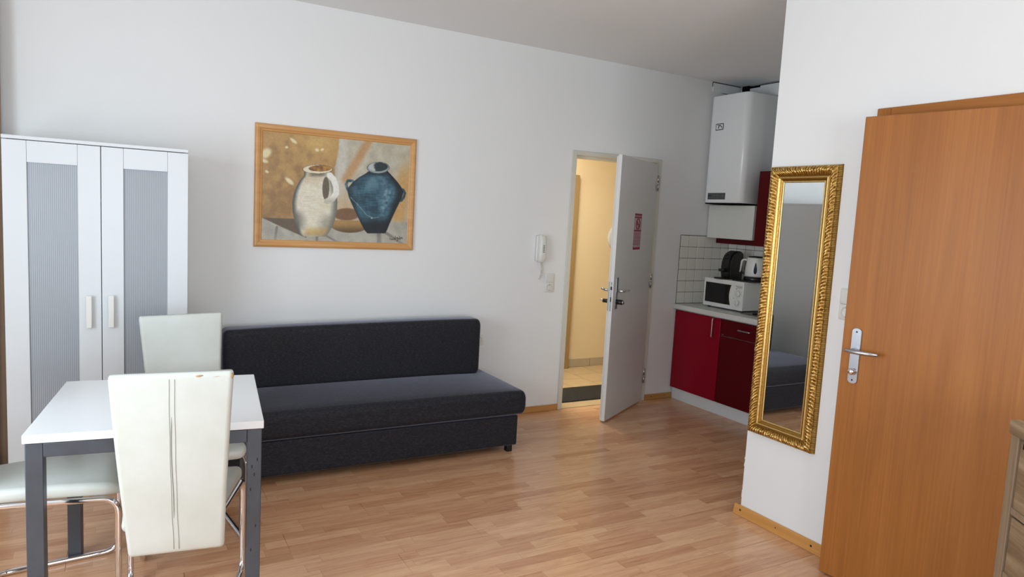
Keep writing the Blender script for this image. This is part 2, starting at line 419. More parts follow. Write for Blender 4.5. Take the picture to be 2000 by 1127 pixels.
for y in (2.48, 2.25, 2.04):
    m = MB(); m.tube([(0,0,0), (-0.001,0,0)], 0.0055 if y != 2.25 else 0.003, 10); m.build('screw', 'screw', o, (XR-0.0142, y, 0.034))

# ------------------------------------------------------------------ entry door (in the back wall)
d1 = sempty('door_1')
def jamb(a, b): return B(a, b, 0.004, 2)
for x0, x1 in ((DL-0.03, DL+0.012), (DR-0.012, DR+0.03)):
    m = MB(); m.box((x0, YB-0.012, 0), (x1, YB, DT+0.02), 0.003, 1)
    xi = (DL, DL+0.014) if x0 < 3.5 else (DR-0.014, DR)
    m.box((xi[0], YB, 0), (xi[1], YB+0.045, DT-0.012)); 
    xj = (DL, DL+0.030) if x0 < 3.5 else (DR-0.030, DR)
    m.box((xj[0], YB+0.045, 0), (xj[1], YB+0.135, DT-0.03), 0.003, 1); m.build('frame_post', 'white_frame', d1)
m = MB(); m.box((DL+0.012, YB-0.012, DT-0.012), (DR-0.012, YB, DT+0.02), 0.003, 1); m.box((DL, YB, DT-0.014), (DR, YB+0.045, DT)); m.box((DL, YB+0.045, DT-0.03), (DR, YB+0.135, DT), 0.003, 1)
m.build('frame_head', 'white_frame', d1)
B((DL, YB+0.002, -0.02), (DR, YB+0.13, 0.003), 0.001, 1).build('threshold', 'hall_tile', d1)
# leaf: local x from the hinge (0) to the latch edge, y thickness away from the room
hx, hy = 3.905, 4.530; lx, ly = 3.20, 4.115
LW = sqrt((hx-lx)**2+(hy-ly)**2); rz = atan2(ly-hy, lx-hx)
def leafY(y): return -y
m = MB(); m.box((0.004, 0, 0.012), (LW, -0.030, 2.022), 0.0025, 2); m.box((0.012, -0.030, 0.012), (LW-0.014, -0.048, 2.012), 0.0025, 2)
leaf = m.build('leaf', 'door_white', d1, (hx, hy, 0), (0, 0, rz))
# the room side is local +y (turned towards the kitchen corner and the camera)
def S(s): return LW-s
m = MB(); m.box((S(0.085), 0, 0.872), (S(0.045), 0.007, 1.112), 0.003, 2); m.build('handle_plate', 'steel', leaf)
m = MB(); m.tube(fillet([(S(0.065), 0.004, 1.012), (S(0.065), 0.052, 1.012), (S(0.185), 0.056, 1.010)], 0.018), 0.0095, 12); m.build('lever', 'chrome', leaf)
m = MB(); m.tube([(S(0.065), 0.005, 0.928), (S(0.065), 0.055, 0.928)], 0.019, 18); m.mi = 1; m.tube([(S(0.065), 0.052, 0.928), (S(0.065), 0.064, 0.928)], 0.015, 18); m.build('lock_knob', ['black_plastic', 'steel'], leaf)
m = MB(); m.box((S(0.085), -0.048, 0.872), (S(0.045), -0.055, 1.112), 0.003, 2); m.tube(fillet([(S(0.065), -0.05, 1.012), (S(0.065), -0.095, 1.012), (S(0.035), -0.105, 1.022)], 0.012), 0.009, 12)
m.mi = 1; m.tube([(S(0.065), -0.05, 0.928), (S(0.065), -0.10, 0.928)], 0.016, 18); m.mi = 2; m.tube([(S(0.065), -0.098, 0.928), (S(0.065), -0.125, 0.935)], [0.012, 0.007], 14)
m.build('outer_handle', ['steel', 'black_plastic', 'chrome'], leaf)
m = MB(); m.box((LW-0.014-0.0005, -0.036, 0.86), (LW-0.0125, -0.044, 1.08)); m.mi = 1
m.box((LW-0.006, -0.010, 0.86), (LW+0.0012, -0.022, 1.08), 0.0005, 1); m.mi = 2
m.box((LW, -0.010, 1.02), (LW+0.004, -0.022, 1.045), 0.001, 1); m.box((LW, -0.012, 0.93), (LW+0.002, -0.020, 0.965)); m.box((LW, -0.013, 1.066), (LW+0.002, -0.018, 1.071)); m.build('lock_plate', ['steel', 'steel', 'black_plastic'], leaf)
# red no-smoking notice
m = MB(); y = 0.0012
m.box((S(0.505), 0, 1.318), (S(0.345), y, 1.603))
m.mi = 1
def rb(s0, s1, z0, z1, yy=0.0016): m.box((S(s1), y, z0), (S(s0), yy, z1))
rb(0.345, 0.505, 1.586, 1.602); rb(0.345, 0.505, 1.566, 1.579); rb(0.345, 0.505, 1.462, 1.474); rb(0.345, 0.505, 1.318, 1.336)
rb(0.345, 0.350, 1.336, 1.58); rb(0.500, 0.505, 1.336, 1.58)
cx, cz = S(0.425), 1.520
ring = [(cx+0.040*cos(a), y+0.0003, cz+0.040*sin(a)) for a in [2*pi*k/28 for k in range(28)]]
m.tube(ring, 0.0045, 6, closed=True)
m.tube([(cx+0.027, y+0.0003, cz+0.027), (cx-0.027, y+0.0003, cz-0.027)], 0.0036, 6)
m.tube([(cx-0.022, y+0.0003, cz-0.004), (cx+0.020, y+0.0003, cz-0.004)], 0.0042, 6)
m.tube([(cx+0.018, y+0.0003, cz+0.004), (cx+0.012, y+0.0003, cz+0.018)], 0.002, 6)
z = 1.452
random.seed(3)
while z > 1.35:
    s = 0.360
    while s < 0.485:
        wd = random.uniform(0.012, 0.034); rb(s, min(s+wd, 0.492), z-0.0045, z); s += wd+0.006
    z -= 0.0115
m.build('notice', ['paper', 'skin_red'], leaf)
for z in (1.867, 1.05, 0.228):
    m = MB(); m.tube([(0, 0, z-0.058), (0, 0, z-0.004)], 0.0085, 12); m.tube([(0, 0, z+0.004), (0, 0, z+0.058)], 0.0085, 12); m.tube([(0, 0, z-0.064), (0, 0, z+0.064)], 0.005, 10)
    m.box((0.0, -0.002, z-0.055), (0.03, 0.0015, z-0.005)); m.build('hinge', 'steel', d1, (hx+0.006, hy-0.004, 0), (0, 0, rz))

# ------------------------------------------------------------------ hallway behind the entry door
hf = struct(B((2.4, YB+0.13, -0.12), (5.6, 6.3, -0.006)).build('floor_hall', 'grout'))
tm = B((0.003, 0.003, -0.006), (0.297, 0.297, 0), 0.0012, 1).mesh('tile', 'hall_tile')
for i in range(-4, 6):
    x = 3.61+0.3*i; off = 0.0 if i % 2 == 0 else 0.15
    for j in range(-2, 3):
        y = 5.107+0.3*j+off-0.0
        if 5.6 > x and y < 5.87 and y > 4.69: 
            if y+0.3 > 5.866:
                B((0.003, 0.003, -0.006), (0.297, 5.861-y, 0), 0.001, 1).build('tile', 'hall_tile', hf, (x, y, 0))
            else: link('tile', tm, hf, (x, y, 0))
        elif y+0.3 > 4.69 and y < 4.69:
            B((0.003, 4.692-y, -0.006), (0.297, 0.297, 0), 0.001, 1).build('tile', 'hall_tile', hf, (x, y, 0))
m = MB(); m.box((2.4, 5.866, 0), (5.6, 6.0, 2.7)); m.box((2.4, YB+0.13, 0), (2.5, 5.866, 2.7)); m.box((5.5, YB+0.13, 0), (5.6, 5.866, 2.7))
m.box((2.5, YB+0.131, 0), (DL-0.001, YB+0.15, 2.7)); m.box((DR+0.001, YB+0.131, 0), (5.5, YB+0.15, 2.7)); m.box((DL-0.001, YB+0.131, DT+0.001), (DR+0.001, YB+0.15, 2.7))
wh = struct(m.build('wall_hall', 'hall_wall'))
struct(B((2.4, YB+0.13, 2.7), (5.6, 6.0, 2.8)).build('ceiling_hall', 'hall_wall'))
struct(B((3.60, 5.81, 0), (4.008, 5.866, 1.972), 0.004, 1).build('trim_1', plain('beige_brown_trim', (164, 138, 96), 0.8, var=0.04, kind='World')))  # door frame in the hall, beige-brown, darker than the wall around it
x = 4.010
while x < 5.4:
    B((x+0.003, 5.857, 0.001), (x+0.297, 5.866, 0.086), 0.0015, 1).build('skirting_tile', 'hall_skirt', wh); x += 0.3
m = MB()
m.loft([[(px, py, z) for px, py in rrect(0.80-d*2, 0.40-d*2, 0.05)] for z, d in ((0.0, 0.0), (0.007, 0.0), (0.010, 0.004))])
tag(m.build('door_mat', 'mat', None, (3.56, 4.905, 0.0005)), 'dark grey rectangular door mat with rounded corners on the hallway tiles', 'mat')
m = MB(); m.lathe([(0.135, 0), (0.14, 0.008), (0.132, 0.02), (0.10, 0.030), (0.0005, 0.034)], 36)
tag(m.build('wall_plaque', plain('pale_blue_white', (206, 212, 224), 0.4), None, (4.575, 5.8655, 1.36), (radians(90), 0, 0)), 'pale blue-white round disc on the yellow hallway wall, half hidden by the open door', 'plaque')

# ------------------------------------------------------------------ beech door in the right wall
d2 = sempty('door_2')
FO = 0.062
for y0, y1 in ((D2B, D2B+FO), (D2A-FO, D2A)):
    m = MB(); m.box((XR-0.016, y0, 0), (XR, y1, D2T+FO), 0.004, 2); yi = (D2B-0.012, D2B) if y0 == D2B else (D2A, D2A+0.012)
    m.box((XR, yi[0], 0), (XR+0.125, yi[1], D2T)); m.build('frame_post', 'beech', d2)
m = MB(); m.box((XR-0.0158, D2A, D2T), (XR, D2B, D2T+FO), 0.004, 2); m.box((XR, D2A, D2T-0.012), (XR+0.125, D2B, D2T)); m.build('frame_head', 'beech_h', d2)
P0 = Vector((2.748, 1.897, 0)); P1 = Vector((2.884, 1.062, 0)); u = (P0-P1); L2 = u.length
rz2 = atan2(u.y, u.x)
m = MB(); m.box((0, 0, 0.008), (L2, -0.020, 2.027), 0.003, 2); m.box((0.016, -0.020, 0.008), (L2-0.014, -0.040, 2.013), 0.002, 1)
leaf2 = m.build('leaf', 'beech', d2, P1, (0, 0, rz2))
# local y: room side is +y if the normal looks to -X
m = MB()
pl = [(L2-0.062+px, z) for px, z in []]
def plate(w, h, cx, cz, y0, y1):
    pts = []
    for k in range(9): a = pi*k/8; pts.append((cx+w/2*cos(a), cz+h/2-w*0.32+w*0.32*sin(a)))
    for k in range(9): a = pi+pi*k/8; pts.append((cx+w/2*cos(a), cz-h/2+w*0.32+w*0.32*sin(a)))
    m.prism(pts, y0, y1, 'XZ', bev=0.0012)
plate(0.040, 0.240, L2-0.062, 1.010, 0.0, 0.008); hp = m.build('handle_plate', 'steel', leaf2)
m = MB(); cx = L2-0.062
m.tube([(cx, 0.006, 1.034), (cx, 0.030, 1.034)], 0.011, 16); m.tube(fillet([(cx, 0.028, 1.034), (cx, 0.050, 1.034), (cx+0.004, 0.052, 1.034)], 0.01), 0.009, 14)
m.tube([(cx+0.022, 0.052, 1.034), (cx+0.012, 0.053, 1.035), (cx-0.03, 0.054, 1.035), (cx-0.07, 0.052, 1.036), (cx-0.112, 0.047, 1.037)], [0.006, 0.009, 0.010, 0.0095, 0.007], 14)
m.build('lever', 'steel', leaf2)
m = MB(); m.X = Matrix.Translation((cx, 0.007, 0.943)) @ Matrix.Rotation(radians(-90), 4, 'X')
m.lathe([(0.008, 0), (0.009, 0.006), (0.013, 0.012), (0.0145, 0.018), (0.012, 0.025), (0.005, 0.028), (0.0005, 0.0285)], 20); m.build('turn_knob', 'chrome', leaf2)
for z in (1.115, 0.905):
    m = MB(); m.X = Matrix.Translation((cx, 0.0078, z)) @ Matrix.Rotation(radians(-90), 4, 'X'); m.lathe([(0.004, 0), (0.0035, 0.0015), (0.0005, 0.002)], 12); m.build('screw', 'screw', leaf2)

# ------------------------------------------------------------------ wardrobe
WX0, WX1, WY, WZ = -0.490, 0.310, 4.060, 1.785
wr = thing('wardrobe', 'tall white two-door wardrobe with ribbed frosted door panels', 'wardrobe', (WX0, WY, 0))
wW = WX1-WX0; wD = YB-WY-0.018
m = MB(); m.box((0, -0.002, WZ-0.018), (wW, wD, WZ), 0.002, 1); m.build('top_board', 'white_lacquer', wr)
for x in (0, wW-0.018): B((x, 0.02, 0), (x+0.018, wD, WZ-0.018), 0.001, 1).build('side_panel', 'white_lacquer', wr)
B((0.018, wD-0.006, 0.06), (wW-0.018, wD, WZ-0.018)).build('back_panel', 'white_lacquer', wr)
B((0.018, 0.03, 0.0), (wW-0.018, 0.045, 0.06)).build('plinth', 'white_lacquer', wr)
for z in (0.06, 1.49): B((0.018, 0.024, z), (wW-0.018, wD-0.006, z+0.016), 0.001, 1).build('shelf', 'white_lacquer', wr)
def wdoor(x0, x1, hs):
    dw = x1-x0; z0, z1 = 0.055, WZ-0.021; sw = 0.097
    d = B((0, 0, z0), (sw, 0.018, z1), 0.002, 2).build('door', 'white_lacquer', wr, (x0, 0, 0))
    B((dw-sw, 0, z0), (dw, 0.018, z1), 0.002, 2).build('stile', 'white_lacquer', d)
    for a, b in ((z0, z0+0.10), (z1-0.102, z1)): B((sw+0.0006, 0.0004, a), (dw-sw-0.0006, 0.018, b), 0.001, 1).build('rail', 'white_lacquer', d)
    m = MB(); m.box((sw-0.004, 0.009, z0+0.09), (dw-sw+0.004, 0.013, z1-0.09)); m.build('ribbed_panel', 'ribbed', d)
    hxx = dw-0.056 if hs > 0 else 0.040
    if hs > 0: hxx = dw-0.054
    m = MB(); m.box((hxx-0.013, -0.026, 0.855), (hxx+0.013, -0.016, 1.02), 0.003, 2)
    for z in (0.862, 1.005): m.box((hxx-0.010, -0.018, z), (hxx+0.010, 0, z+0.010), 0.001, 1)
    m.build('handle', 'white_plastic', d)
    return d
wdoor(0.001, 0.4015, 1); wdoor(0.4045, wW-0.001, -1)

# ------------------------------------------------------------------ picture
px0, px1, pz0, pz1 = 0.716, 1.766, 1.256, 2.015
pic = thing('framed_picture', 'still-life print of a cream jug and a teal pot in a light wood frame', 'picture', ((px0+px1)/2, YB, (pz0+pz1)/2))
pw, ph = px1-px0, pz1-pz0; FW = 0.047
prof = [(0, 0), (0, -0.014), (0.005, -0.021), (0.014, -0.0245), (0.026, -0.023), (0.036, -0.018), (0.041, -0.0175), (FW, -0.012), (FW, 0)]
for side in range(4):
    L, H = (pw, ph) if side % 2 == 0 else (ph, pw)
    a = [(-L/2+t, y, H/2-t) for t, y in prof]; b = [(L/2-t, y, H/2-t) for t, y in prof]
    m = MB(); m.X = Matrix.Rotation(pi/2*side, 4, 'Y'); m.loft([a, b], smooth=False); m.build('frame_rail', 'picture_frame', pic)
def clampf(x, a=0., b=1.): return max(a, min(b, x))
def sm(e0, e1, x): t = clampf((x-e0)/(e1-e0)); return t*t*(3-2*t)
def mixc(a, b, t): return tuple(a[i]+(b[i]-a[i])*t for i in range(3))
def interp(tab, y):
    if y <= tab[0][0]: return tab[0][1:]
    for p, q in zip(tab, tab[1:]):
        if y <= q[0]:
            t = (y-p[0])/(q[0]-p[0]); t2 = t
            return tuple(p[i]+(q[i]-p[i])*t2 for i in range(1, len(p)))
    return tab[-1][1:]
from mathutils import noise as mn
def nz(x, y, s, seed=0): return mn.noise(Vector((x/s, y/s, seed*7.3)))
def ell(x, y, cx, cy, rx, ry): return ((x-cx)/rx)**2+((y-cy)/ry)**2
def seg(x, y, ax, ay, bx, by):
    dx, dy = bx-ax, by-ay; t = clampf(((x-ax)*dx+(y-ay)*dy)/(dx*dx+dy*dy)); return sqrt((x-ax-t*dx)**2+(y-ay-t*dy)**2), t
JUG = [(440,432,648),(470,436,645),(490,432,642),(520,408,652),(560,386,668),(620,362,686),(700,350,696),(780,354,692),(850,370,676),(900,388,656),(950,405,628),(975,430,604)]
POT = [(455,945,1105),(475,915,1125),(500,868,1150),(540,815,1190),(580,782,1222),(620,775,1244),(660,786,1232),(700,804,1212),(760,832,1180),(820,862,1150),(880,893,1122),(920,915,1106),(948,940,1088)]
LIGHTS = [((150,310),34,46,-0.7),((350,212),34,12,-0.7),((300,262),12,10,0),((325,530),42,17,-0.75),((160,455),16,10,-0.7),((530,285),16,12,-0.5),((570,282),14,10,0.6),((140,370),30,14,-0.4)]
def paint(x, y):
    n1 = nz(x, y, 60, 1); n2 = nz(x, y, 22, 2); n3 = nz(x, y, 9, 3)
    tab = 822+0.034*(x-130)
    c = mixc((186,148,92), (150,116,74), clampf(0.5+n1*0.9+n2*0.5+(y-420)/900-(abs(x-300)/900)))
    c = mixc(c, (214,180,110), 0.6*exp(-ell(x, y, 540, 230, 130, 90)))
    for (lc, rx, ry, an) in LIGHTS:
        dx, dy = x-lc[0], y-lc[1]; a, b = dx*cos(an)-dy*sin(an), dx*sin(an)+dy*cos(an)
        c = mixc(c, (232,222,180), sm(1.4, 0.5, sqrt((a/rx)**2+(b/ry)**2))*0.9)
    bnd = 702-0.0011*(y-190)**2*0.55 if y < 430 else 670
    right = mixc((196,190,170), (182,174,152), clampf(0.5+n1))
    right = mixc(right, (206,202,190), 0.7*sm(60, 10, abs(x-(735-0.05*(y-200)))))
    d, _ = seg(x, y, 960, 190, 760, 520); right = mixc(right, (190,140,88), 0.75*sm(55, 12, d))
    d, _ = seg(x, y, 1290, 300, 1200, 800); right = mixc(right, (202,150,78), 0.75*sm(110, 20, d)*sm(300, 560, y))
    right = mixc(right, (196,160,112), 0.6*sm(520, 760, y)*sm(900, 760, x))
    c = mixc(c, right, sm(-8, 8, x-bnd))
    if y < tab:
        d = ell(x, y, 770, 795, 110, 50); c = mixc(c, (118,84,56), sm(1.2, 0.7, d)*0.9)
    else:
        c = mixc((184,180,166), (164,160,146), clampf(0.5+n1+n2*0.6))
        # shadows cast in the painting
        if 130 < x < 460:
            low = tab+(x-130)*0.52-((x-130)/300)**2*16
            c = mixc(c, (96,80,62), sm(4, -6, y-low)*0.92)
        d = ell(x, y, 800, 865, 165, 78); c = mixc(c, mixc((170,132,76), (92,70,44), sm(860, 945, y)), sm(1.08, 0.92, d)*0.92)
        for ax, ay, bx, by, w in ((1035,930,1040,1035,26),(1090,940,1250,1040,16),(540,970,540,1035,16),(600,960,720,1030,12),(240,900,230,1000,14)):
            d, t = seg(x, y, ax, ay, bx, by); c = mixc(c, (112,104,98), sm(w, w*0.3, d)*(0.75-0.4*t))
    # jug
    def edge(lo, hi, x): return min(x-lo, hi-x)
    if 425 < y < 985:
        lo, hi = interp(JUG, y); e = edge(lo, hi, x) if y < 975 else -9
        if y >= 962: e = min(e, 12-abs(x-517)*0.02-(y-968)*1.1+ (0 if abs(x-517) < 100 else -9))
        if e > -3:
            u = (x-lo)/(hi-lo+1e-6)
            j = mixc((214,204,176), (232,226,208), clampf(0.5+mn.noise(Vector((x/70, y/7.0, 4.0)))*0.55+n1*0.4))
            j = mixc(j, (196,176,138), 0.6*sm(0.5, 0.2, abs(u-0.36))*sm(600, 480, y))
            j = mixc(j, (78,84,84), sm(0.13, 0.0, u)); j = mixc(j, (98,100,92), sm(0.80, 1.0, u)*0.9)
            j = mixc(j, (104,102,92), 0.8*sm(0.36, 0.05, u)*sm(740, 820, y)*sm(960, 860, y))
            j = mixc(j, (128,124,110), 0.6*sm(0.45, 0.85, u)*sm(760, 860, y))
            j = mixc(j, (198,160,84), 0.7*sm(880, 935, y)*sm(980, 950, y)*sm(0.5, 0.2, abs(u-0.55)))
            j = mixc(j, (92,86,74), sm(455, 470, y)*sm(505, 478, y)*0.7*sm(0.9, 0.3, abs(u-0.5)*2))
            j = mixc(j, (150,136,108), sm(925, 975, y)*0.5)
            c = mixc(c, j, sm(-3, 3, e))
    # jug handle
    hp = [(632,484),(662,520),(682,572),(684,628),(656,672),(616,690)]
    dm = min(seg(x, y, *a, *b)[0] for a, b in zip(hp, hp[1:])) if 540 < x < 720 and 460 < y < 720 else 99
    d = ell(x, y, 603, 588, 27, 92)
    c = mixc(c, (104,94,78), sm(1.15, 0.85, d))
    c = mixc(c, mixc((236,232,220), (190,184,168), sm(640, 700, y)), sm(27, 20, dm))
    # jug rim
    d = ell(x, y, 538, 436, 114, 34); c = mixc(c, (226,216,186), sm(1.1, 0.95, d))
    c = mixc(c, (110,92,66), sm(1.15, 1.02, d)*sm(0.9, 1.0, d)*0.9)
    d = ell(x, y, 556, 430, 88, 25); c = mixc(c, mixc((120,84,44), (176,128,60), clampf(0.5+(x-556)/150+n2)), sm(1.1, 0.9, d))
    # pot handles
    for hp2 in ([(815,530),(775,528),(762,556),(772,590),(790,618)], [(1200,590),(1240,605),(1256,630),(1245,665),(1222,690)]):
        if 740 < x < 1280 and 500 < y < 710:
            dm = min(seg(x, y, *a, *b)[0] for a, b in zip(hp2, hp2[1:])); c = mixc(c, mixc((44,70,82), (96,128,138), clampf(0.3+n2)), sm(13, 8, dm))
    if 450 < y < 965:
        lo, hi = interp(POT, y); e = min(x-lo, hi-x)
        if y > 940: e = min(e, 948-y+0.0)
        if e > -3:
            u = (x-lo)/(hi-lo+1e-6)
            j = mixc((34,66,80), (74,116,132), clampf(0.42+n1*0.7+mn.noise(Vector((x/60, y/10.0, 8.0)))*0.45+mn.noise(Vector((x/16, y/60.0, 2.0)))*0.3))
            j = mixc(j, (138,164,176), 0.8*exp(-((u-0.70)/0.085)**2)*exp(-((y-680)/150)**2)*(0.7+n2))
            j = mixc(j, (120,148,158), 0.6*exp(-((u-0.42)/0.12)**2)*exp(-((y-540)/60)**2))
            j = mixc(j, (16,26,32), sm(0.80, 0.95, u)*0.9); j = mixc(j, (20,34,40), sm(0.12, 0.0, u)*0.7)
            j = mixc(j, (12,20,26), sm(790, 900, y)*0.85); j = mixc(j, (18,30,36), sm(505, 470, y)*0.7)
            c = mixc(c, j, sm(-2, 3, e))
            for a, b in (((800,660),(880,740)),((880,740),(930,800)),((930,800),(985,825)),((985,825),(1035,818))):
                c = mixc(c, (150,176,180), 0.7*sm(3.5, 1, seg(x, y, *a, *b)[0]))
            c = mixc(c, (176,200,204), 0.9*sm(9, 3, sqrt((x-975)**2+(y-826)**2)))
    d = ell(x, y, 1025, 428, 92, 44); c = mixc(c, (150,160,158), sm(1.08, 0.96, d))
    c = mixc(c, (34,44,48), sm(1.1, 1.0, d)*sm(0.92, 1.0, d))
    d = ell(x, y, 1025, 422, 82, 35); c = mixc(c, mixc((186,190,186), (42,54,58), sm(985, 1010, x+n2*20)), sm(1.08, 0.92, d))
    # signature strokes
    SG = [((1128,985),(1135,997)),((1135,997),(1160,997)),((1145,990),(1150,998)),((1160,997),(1166,985)),((1166,985),(1172,996)),((1176,972),(1178,996)),((1186,984),(1194,980)),((1194,980),(1196,1006)),((1196,1006),(1188,1010)),((1198,990),(1208,990)),((1212,974),(1213,994)),((1218,985),(1226,982)),((1226,982),(1222,996)),((1232,980),(1240,990))]
    if 1115 < x < 1250 and 960 < y < 1020:
        dm = min(seg(x, y, *a, *b)[0] for a, b in SG); c = mixc(c, (44,42,34), sm(3.4, 1.2, dm))
    k = 1+0.05*n3+0.04*n2
    return tuple(clampf(v*k, 0, 255) for v in c)
NX, NZ = 300, 212
iw, ih = pw-2*FW+0.004, ph-2*FW+0.004
verts = []; cols = []
for j in range(NZ+1):
    v = j/NZ
    for i in range(NX+1):
        uu = i/NX; verts.append((-iw/2+iw*uu, -0.0125, ih/2-ih*v))
        xt = 125+(1300-125)*uu; xb = 130+(1275-130)*uu; yt = 130+130*uu; yb = 1000+30*uu
        c = paint(xt+(xb-xt)*v, yt+(yb-yt)*v); cols.append((*lin(c), 1))
me = bpy.data.meshes.new('print'); me.from_pydata(verts, [], [(j*(NX+1)+i, (j+1)*(NX+1)+i, (j+1)*(NX+1)+i+1, j*(NX+1)+i+1) for j in range(NZ) for i in range(NX)])
ca = me.color_attributes.new('paint', 'FLOAT_COLOR', 'POINT')
ca.data.foreach_set('color', [x for c in cols for x in c]); me.materials.append(M['paint'])
link('print', me, pic)
B((-iw/2, -0.012, -ih/2), (iw/2, -0.002, ih/2)).build('backing_board', 'flap_white', pic)

# ------------------------------------------------------------------ door phone, switch, sockets
ic = thing('door_phone', 'white wall-mounted door intercom handset beside the open door', 'intercom', (2.812, YB, 1.295))
m = MB(); m.loft([[(px, y, pz) for px, pz in rrect(w, h, 0.012)] for y, w, h in ((0, 0.088, 0.200), (-0.02, 0.086, 0.198), (-0.026, 0.080, 0.192))]); m.build('base', 'white_plastic', ic)
hs = []
for z, w, d in ((0.104, 0.028, 0.030), (0.098, 0.040, 0.046), (0.06, 0.050, 0.058), (0, 0.052, 0.054), (-0.06, 0.056, 0.056), (-0.096, 0.052, 0.050), (-0.104, 0.040, 0.036)):
    hs.append([(-0.014+px-z*0.03, -0.024-d/2+py*1.0+0.0, z) for px, py in rrect(w, d*0.9, min(w, d)*0.3)])
m = MB(); m.loft(hs); m.build('handset', 'white_plastic', ic)
m = MB(); m.mi = 0
for k in range(5): m.box((-0.020, -0.0815+0.0, 0.02-0.012*k), (-0.008, -0.080, 0.026-0.012*k))
m.build('speaker_slot', 'grey_print', ic)
pts = []
for k in range(150):
    t = k/149; a = t*2*pi*11
    cxx = 0.012+0.010*sin(t*pi)+0.0*t; zz = -0.100-0.140*t
    if t > 0.8: cxx -= (t-0.8)*0.06
    pts.append((cxx+0.0085*cos(a), -0.012+0.0085*sin(a), zz))
m = MB(); m.tube(pts, 0.0022, 6); m.build('coiled_cord', 'cream_plastic', ic)
def face_plate(parent, w, h, y, kind, cz):
    m = MB(); m.loft([[(px, yy, cz+pz) for px, pz in rrect(a*w, a*h, 0.006)] for yy, a in ((0, 1), (-0.007, 1), (-0.010, 0.95))]); m.build('cover_plate', 'white_plastic', parent)
    if kind == 'switch':
        m = MB(); m.hexa([(-0.030, -0.0095, cz-0.030), (0.030, -0.0095, cz-0.030), (0.030, -0.002, cz-0.030), (-0.030, -0.002, cz-0.030), (-0.030, -0.014, cz+0.030), (0.030, -0.014, cz+0.030), (0.030, -0.002, cz+0.030), (-0.030, -0.002, cz+0.030)], 0.002, 2)
        m.build('rocker', 'white_plastic', parent)
    else:
        m = MB(); m.X = Matrix.Translation((0, -0.010, cz)) @ Matrix.Rotation(radians(90), 4, 'X')
        m.lathe([(0.028, 0.003), (0.026, 0.0035), (0.022, 0.003), (0.021, -0.004), (0.0005, -0.004)][::1], 28, cap=False)
        m.build('socket_well', 'cream_plastic', parent)
        m = MB()
        for dx in (-0.0095, 0.0095): m.tube([(dx, -0.0068, cz), (dx, -0.0052, cz)], 0.003, 10)
        m.box((-0.004, -0.0125, cz+0.019), (0.004, -0.009, cz+0.025)); m.box((-0.004, -0.0125, cz-0.025), (0.004, -0.009, cz-0.019)); m.build('contact', 'ink', parent)
sw = thing('switch_and_socket', 'white light switch over a socket beside the open door under the intercom', 'switch', (2.912, YB, 1.0275))
face_plate(sw, 0.082, 0.076, 0, 'switch', 0.036); face_plate(sw, 0.082, 0.072, 0, 'socket', -0.037)
sw2 = thing('switch_and_socket', 'white switch over a socket between the gold mirror and beech door', 'switch', (XR, 1.985, 1.21), radians(-90))
face_plate(sw2, 0.082, 0.071, 0, 'switch', 0.036); face_plate(sw2, 0.082, 0.071, 0, 'socket', -0.036)
sw3 = thing('wall_socket', 'small white wall socket peeking out beside the sofa back', 'socket', (2.315, YB, 0.60)); face_plate(sw3, 0.08, 0.08, 0, 'socket', 0)

# ------------------------------------------------------------------ sofa
SX0, SX1, SYF = 0.345, 2.305, 3.775
sofa = thing('sofa_bed', 'long armless charcoal fabric sofa bed with straight back against the wall', 'sofa', ((SX0+SX1)/2, 4.14, 0))
hw = (SX1-SX0)/2
m = MB(); m.box((-hw+0.05, -0.345, 0.045), (hw-0.055, 0.36, 0.245), 0.012, 3); m.build('base', 'fabric', sofa)
# seat mattress: softly crowned
def cushion(x0, x1, y0, y1, z0, z1, r, crown, nx=40, ny=16, puff=0.0):
    loops = []
    for k in range(nx+1):
        t = k/nx; x = x0+(x1-x0)*t
        e = min(x-x0, x1-x); ins = r-sqrt(max(0, r*r-max(0, r-e)**2)) if e < r else 0
        ins *= 0.8
        lp = []
        cr = crown*(1-(2*t-1)**2*0.5)*(1+0.3*sin(x*7))
        w, h = (y1-y0)-2*ins, (z1-z0)-2*ins
        for py, pz in rrect(w, h, min(r, h*0.45), 6):
            f = max(0, pz/(h/2)); g = 1-(2*py/w)**2
            lp.append((x, (y0+y1)/2+py, (z0+z1)/2+pz+cr*f*g))
        loops.append(lp)
    return loops
def xs_cushion(b, x0, x1, y0, y1, z0, z1, r, crown):
    # extra rings near the ends
    loops = []; xs = [x0, x0+r*0.12, x0+r*0.35, x0+r*0.7, x0+r] + [x0+r+(x1-x0-2*r)*k/24 for k in range(1, 24)] + [x1-r, x1-r*0.7, x1-r*0.35, x1-r*0.12, x1]
    for x in xs:
        e = min(x-x0, x1-x); ins = (r-sqrt(max(0, r*r-(r-e)**2))) if e < r else 0
        w, h = (y1-y0)-2*ins, (z1-z0)-2*ins; t = (x-x0)/(x1-x0); lp = []
        cr = crown*(1-(2*t-1)**4)
        ny = 10; rr = min(r, h*0.45)
        pts = []
        base = rrect(w, h, rr, 6)
        # subdivide the long top edge so that the crown shows
        for i, p in enumerate(base):
            pts.append(p); q = base[(i+1) % len(base)]
            if i % 7 == 6:
                for s_ in range(1, 9): pts.append((p[0]+(q[0]-p[0])*s_/9, p[1]+(q[1]-p[1])*s_/9))
        for py, pz in pts:
            f = max(0, pz/(h/2)); g = max(0, 1-(2*py/w)**2)
            lp.append((x, (y0+y1)/2+py, (z0+z1)/2+pz+cr*f*g))
        loops.append(lp)
    b.loft(loops)
m = MB(); xs_cushion(m, -hw, hw, SYF-4.14, 0.40, 0.247, 0.405, 0.040, 0.020); m.build('seat_mattress', 'fabric', sofa)
m = MB()
b0 = MB(); xs_cushion(b0, -hw+0.170, hw-0.100, 4.285-4.14, 4.46-4.14, 0.405, 0.800, 0.035, 0.008); 
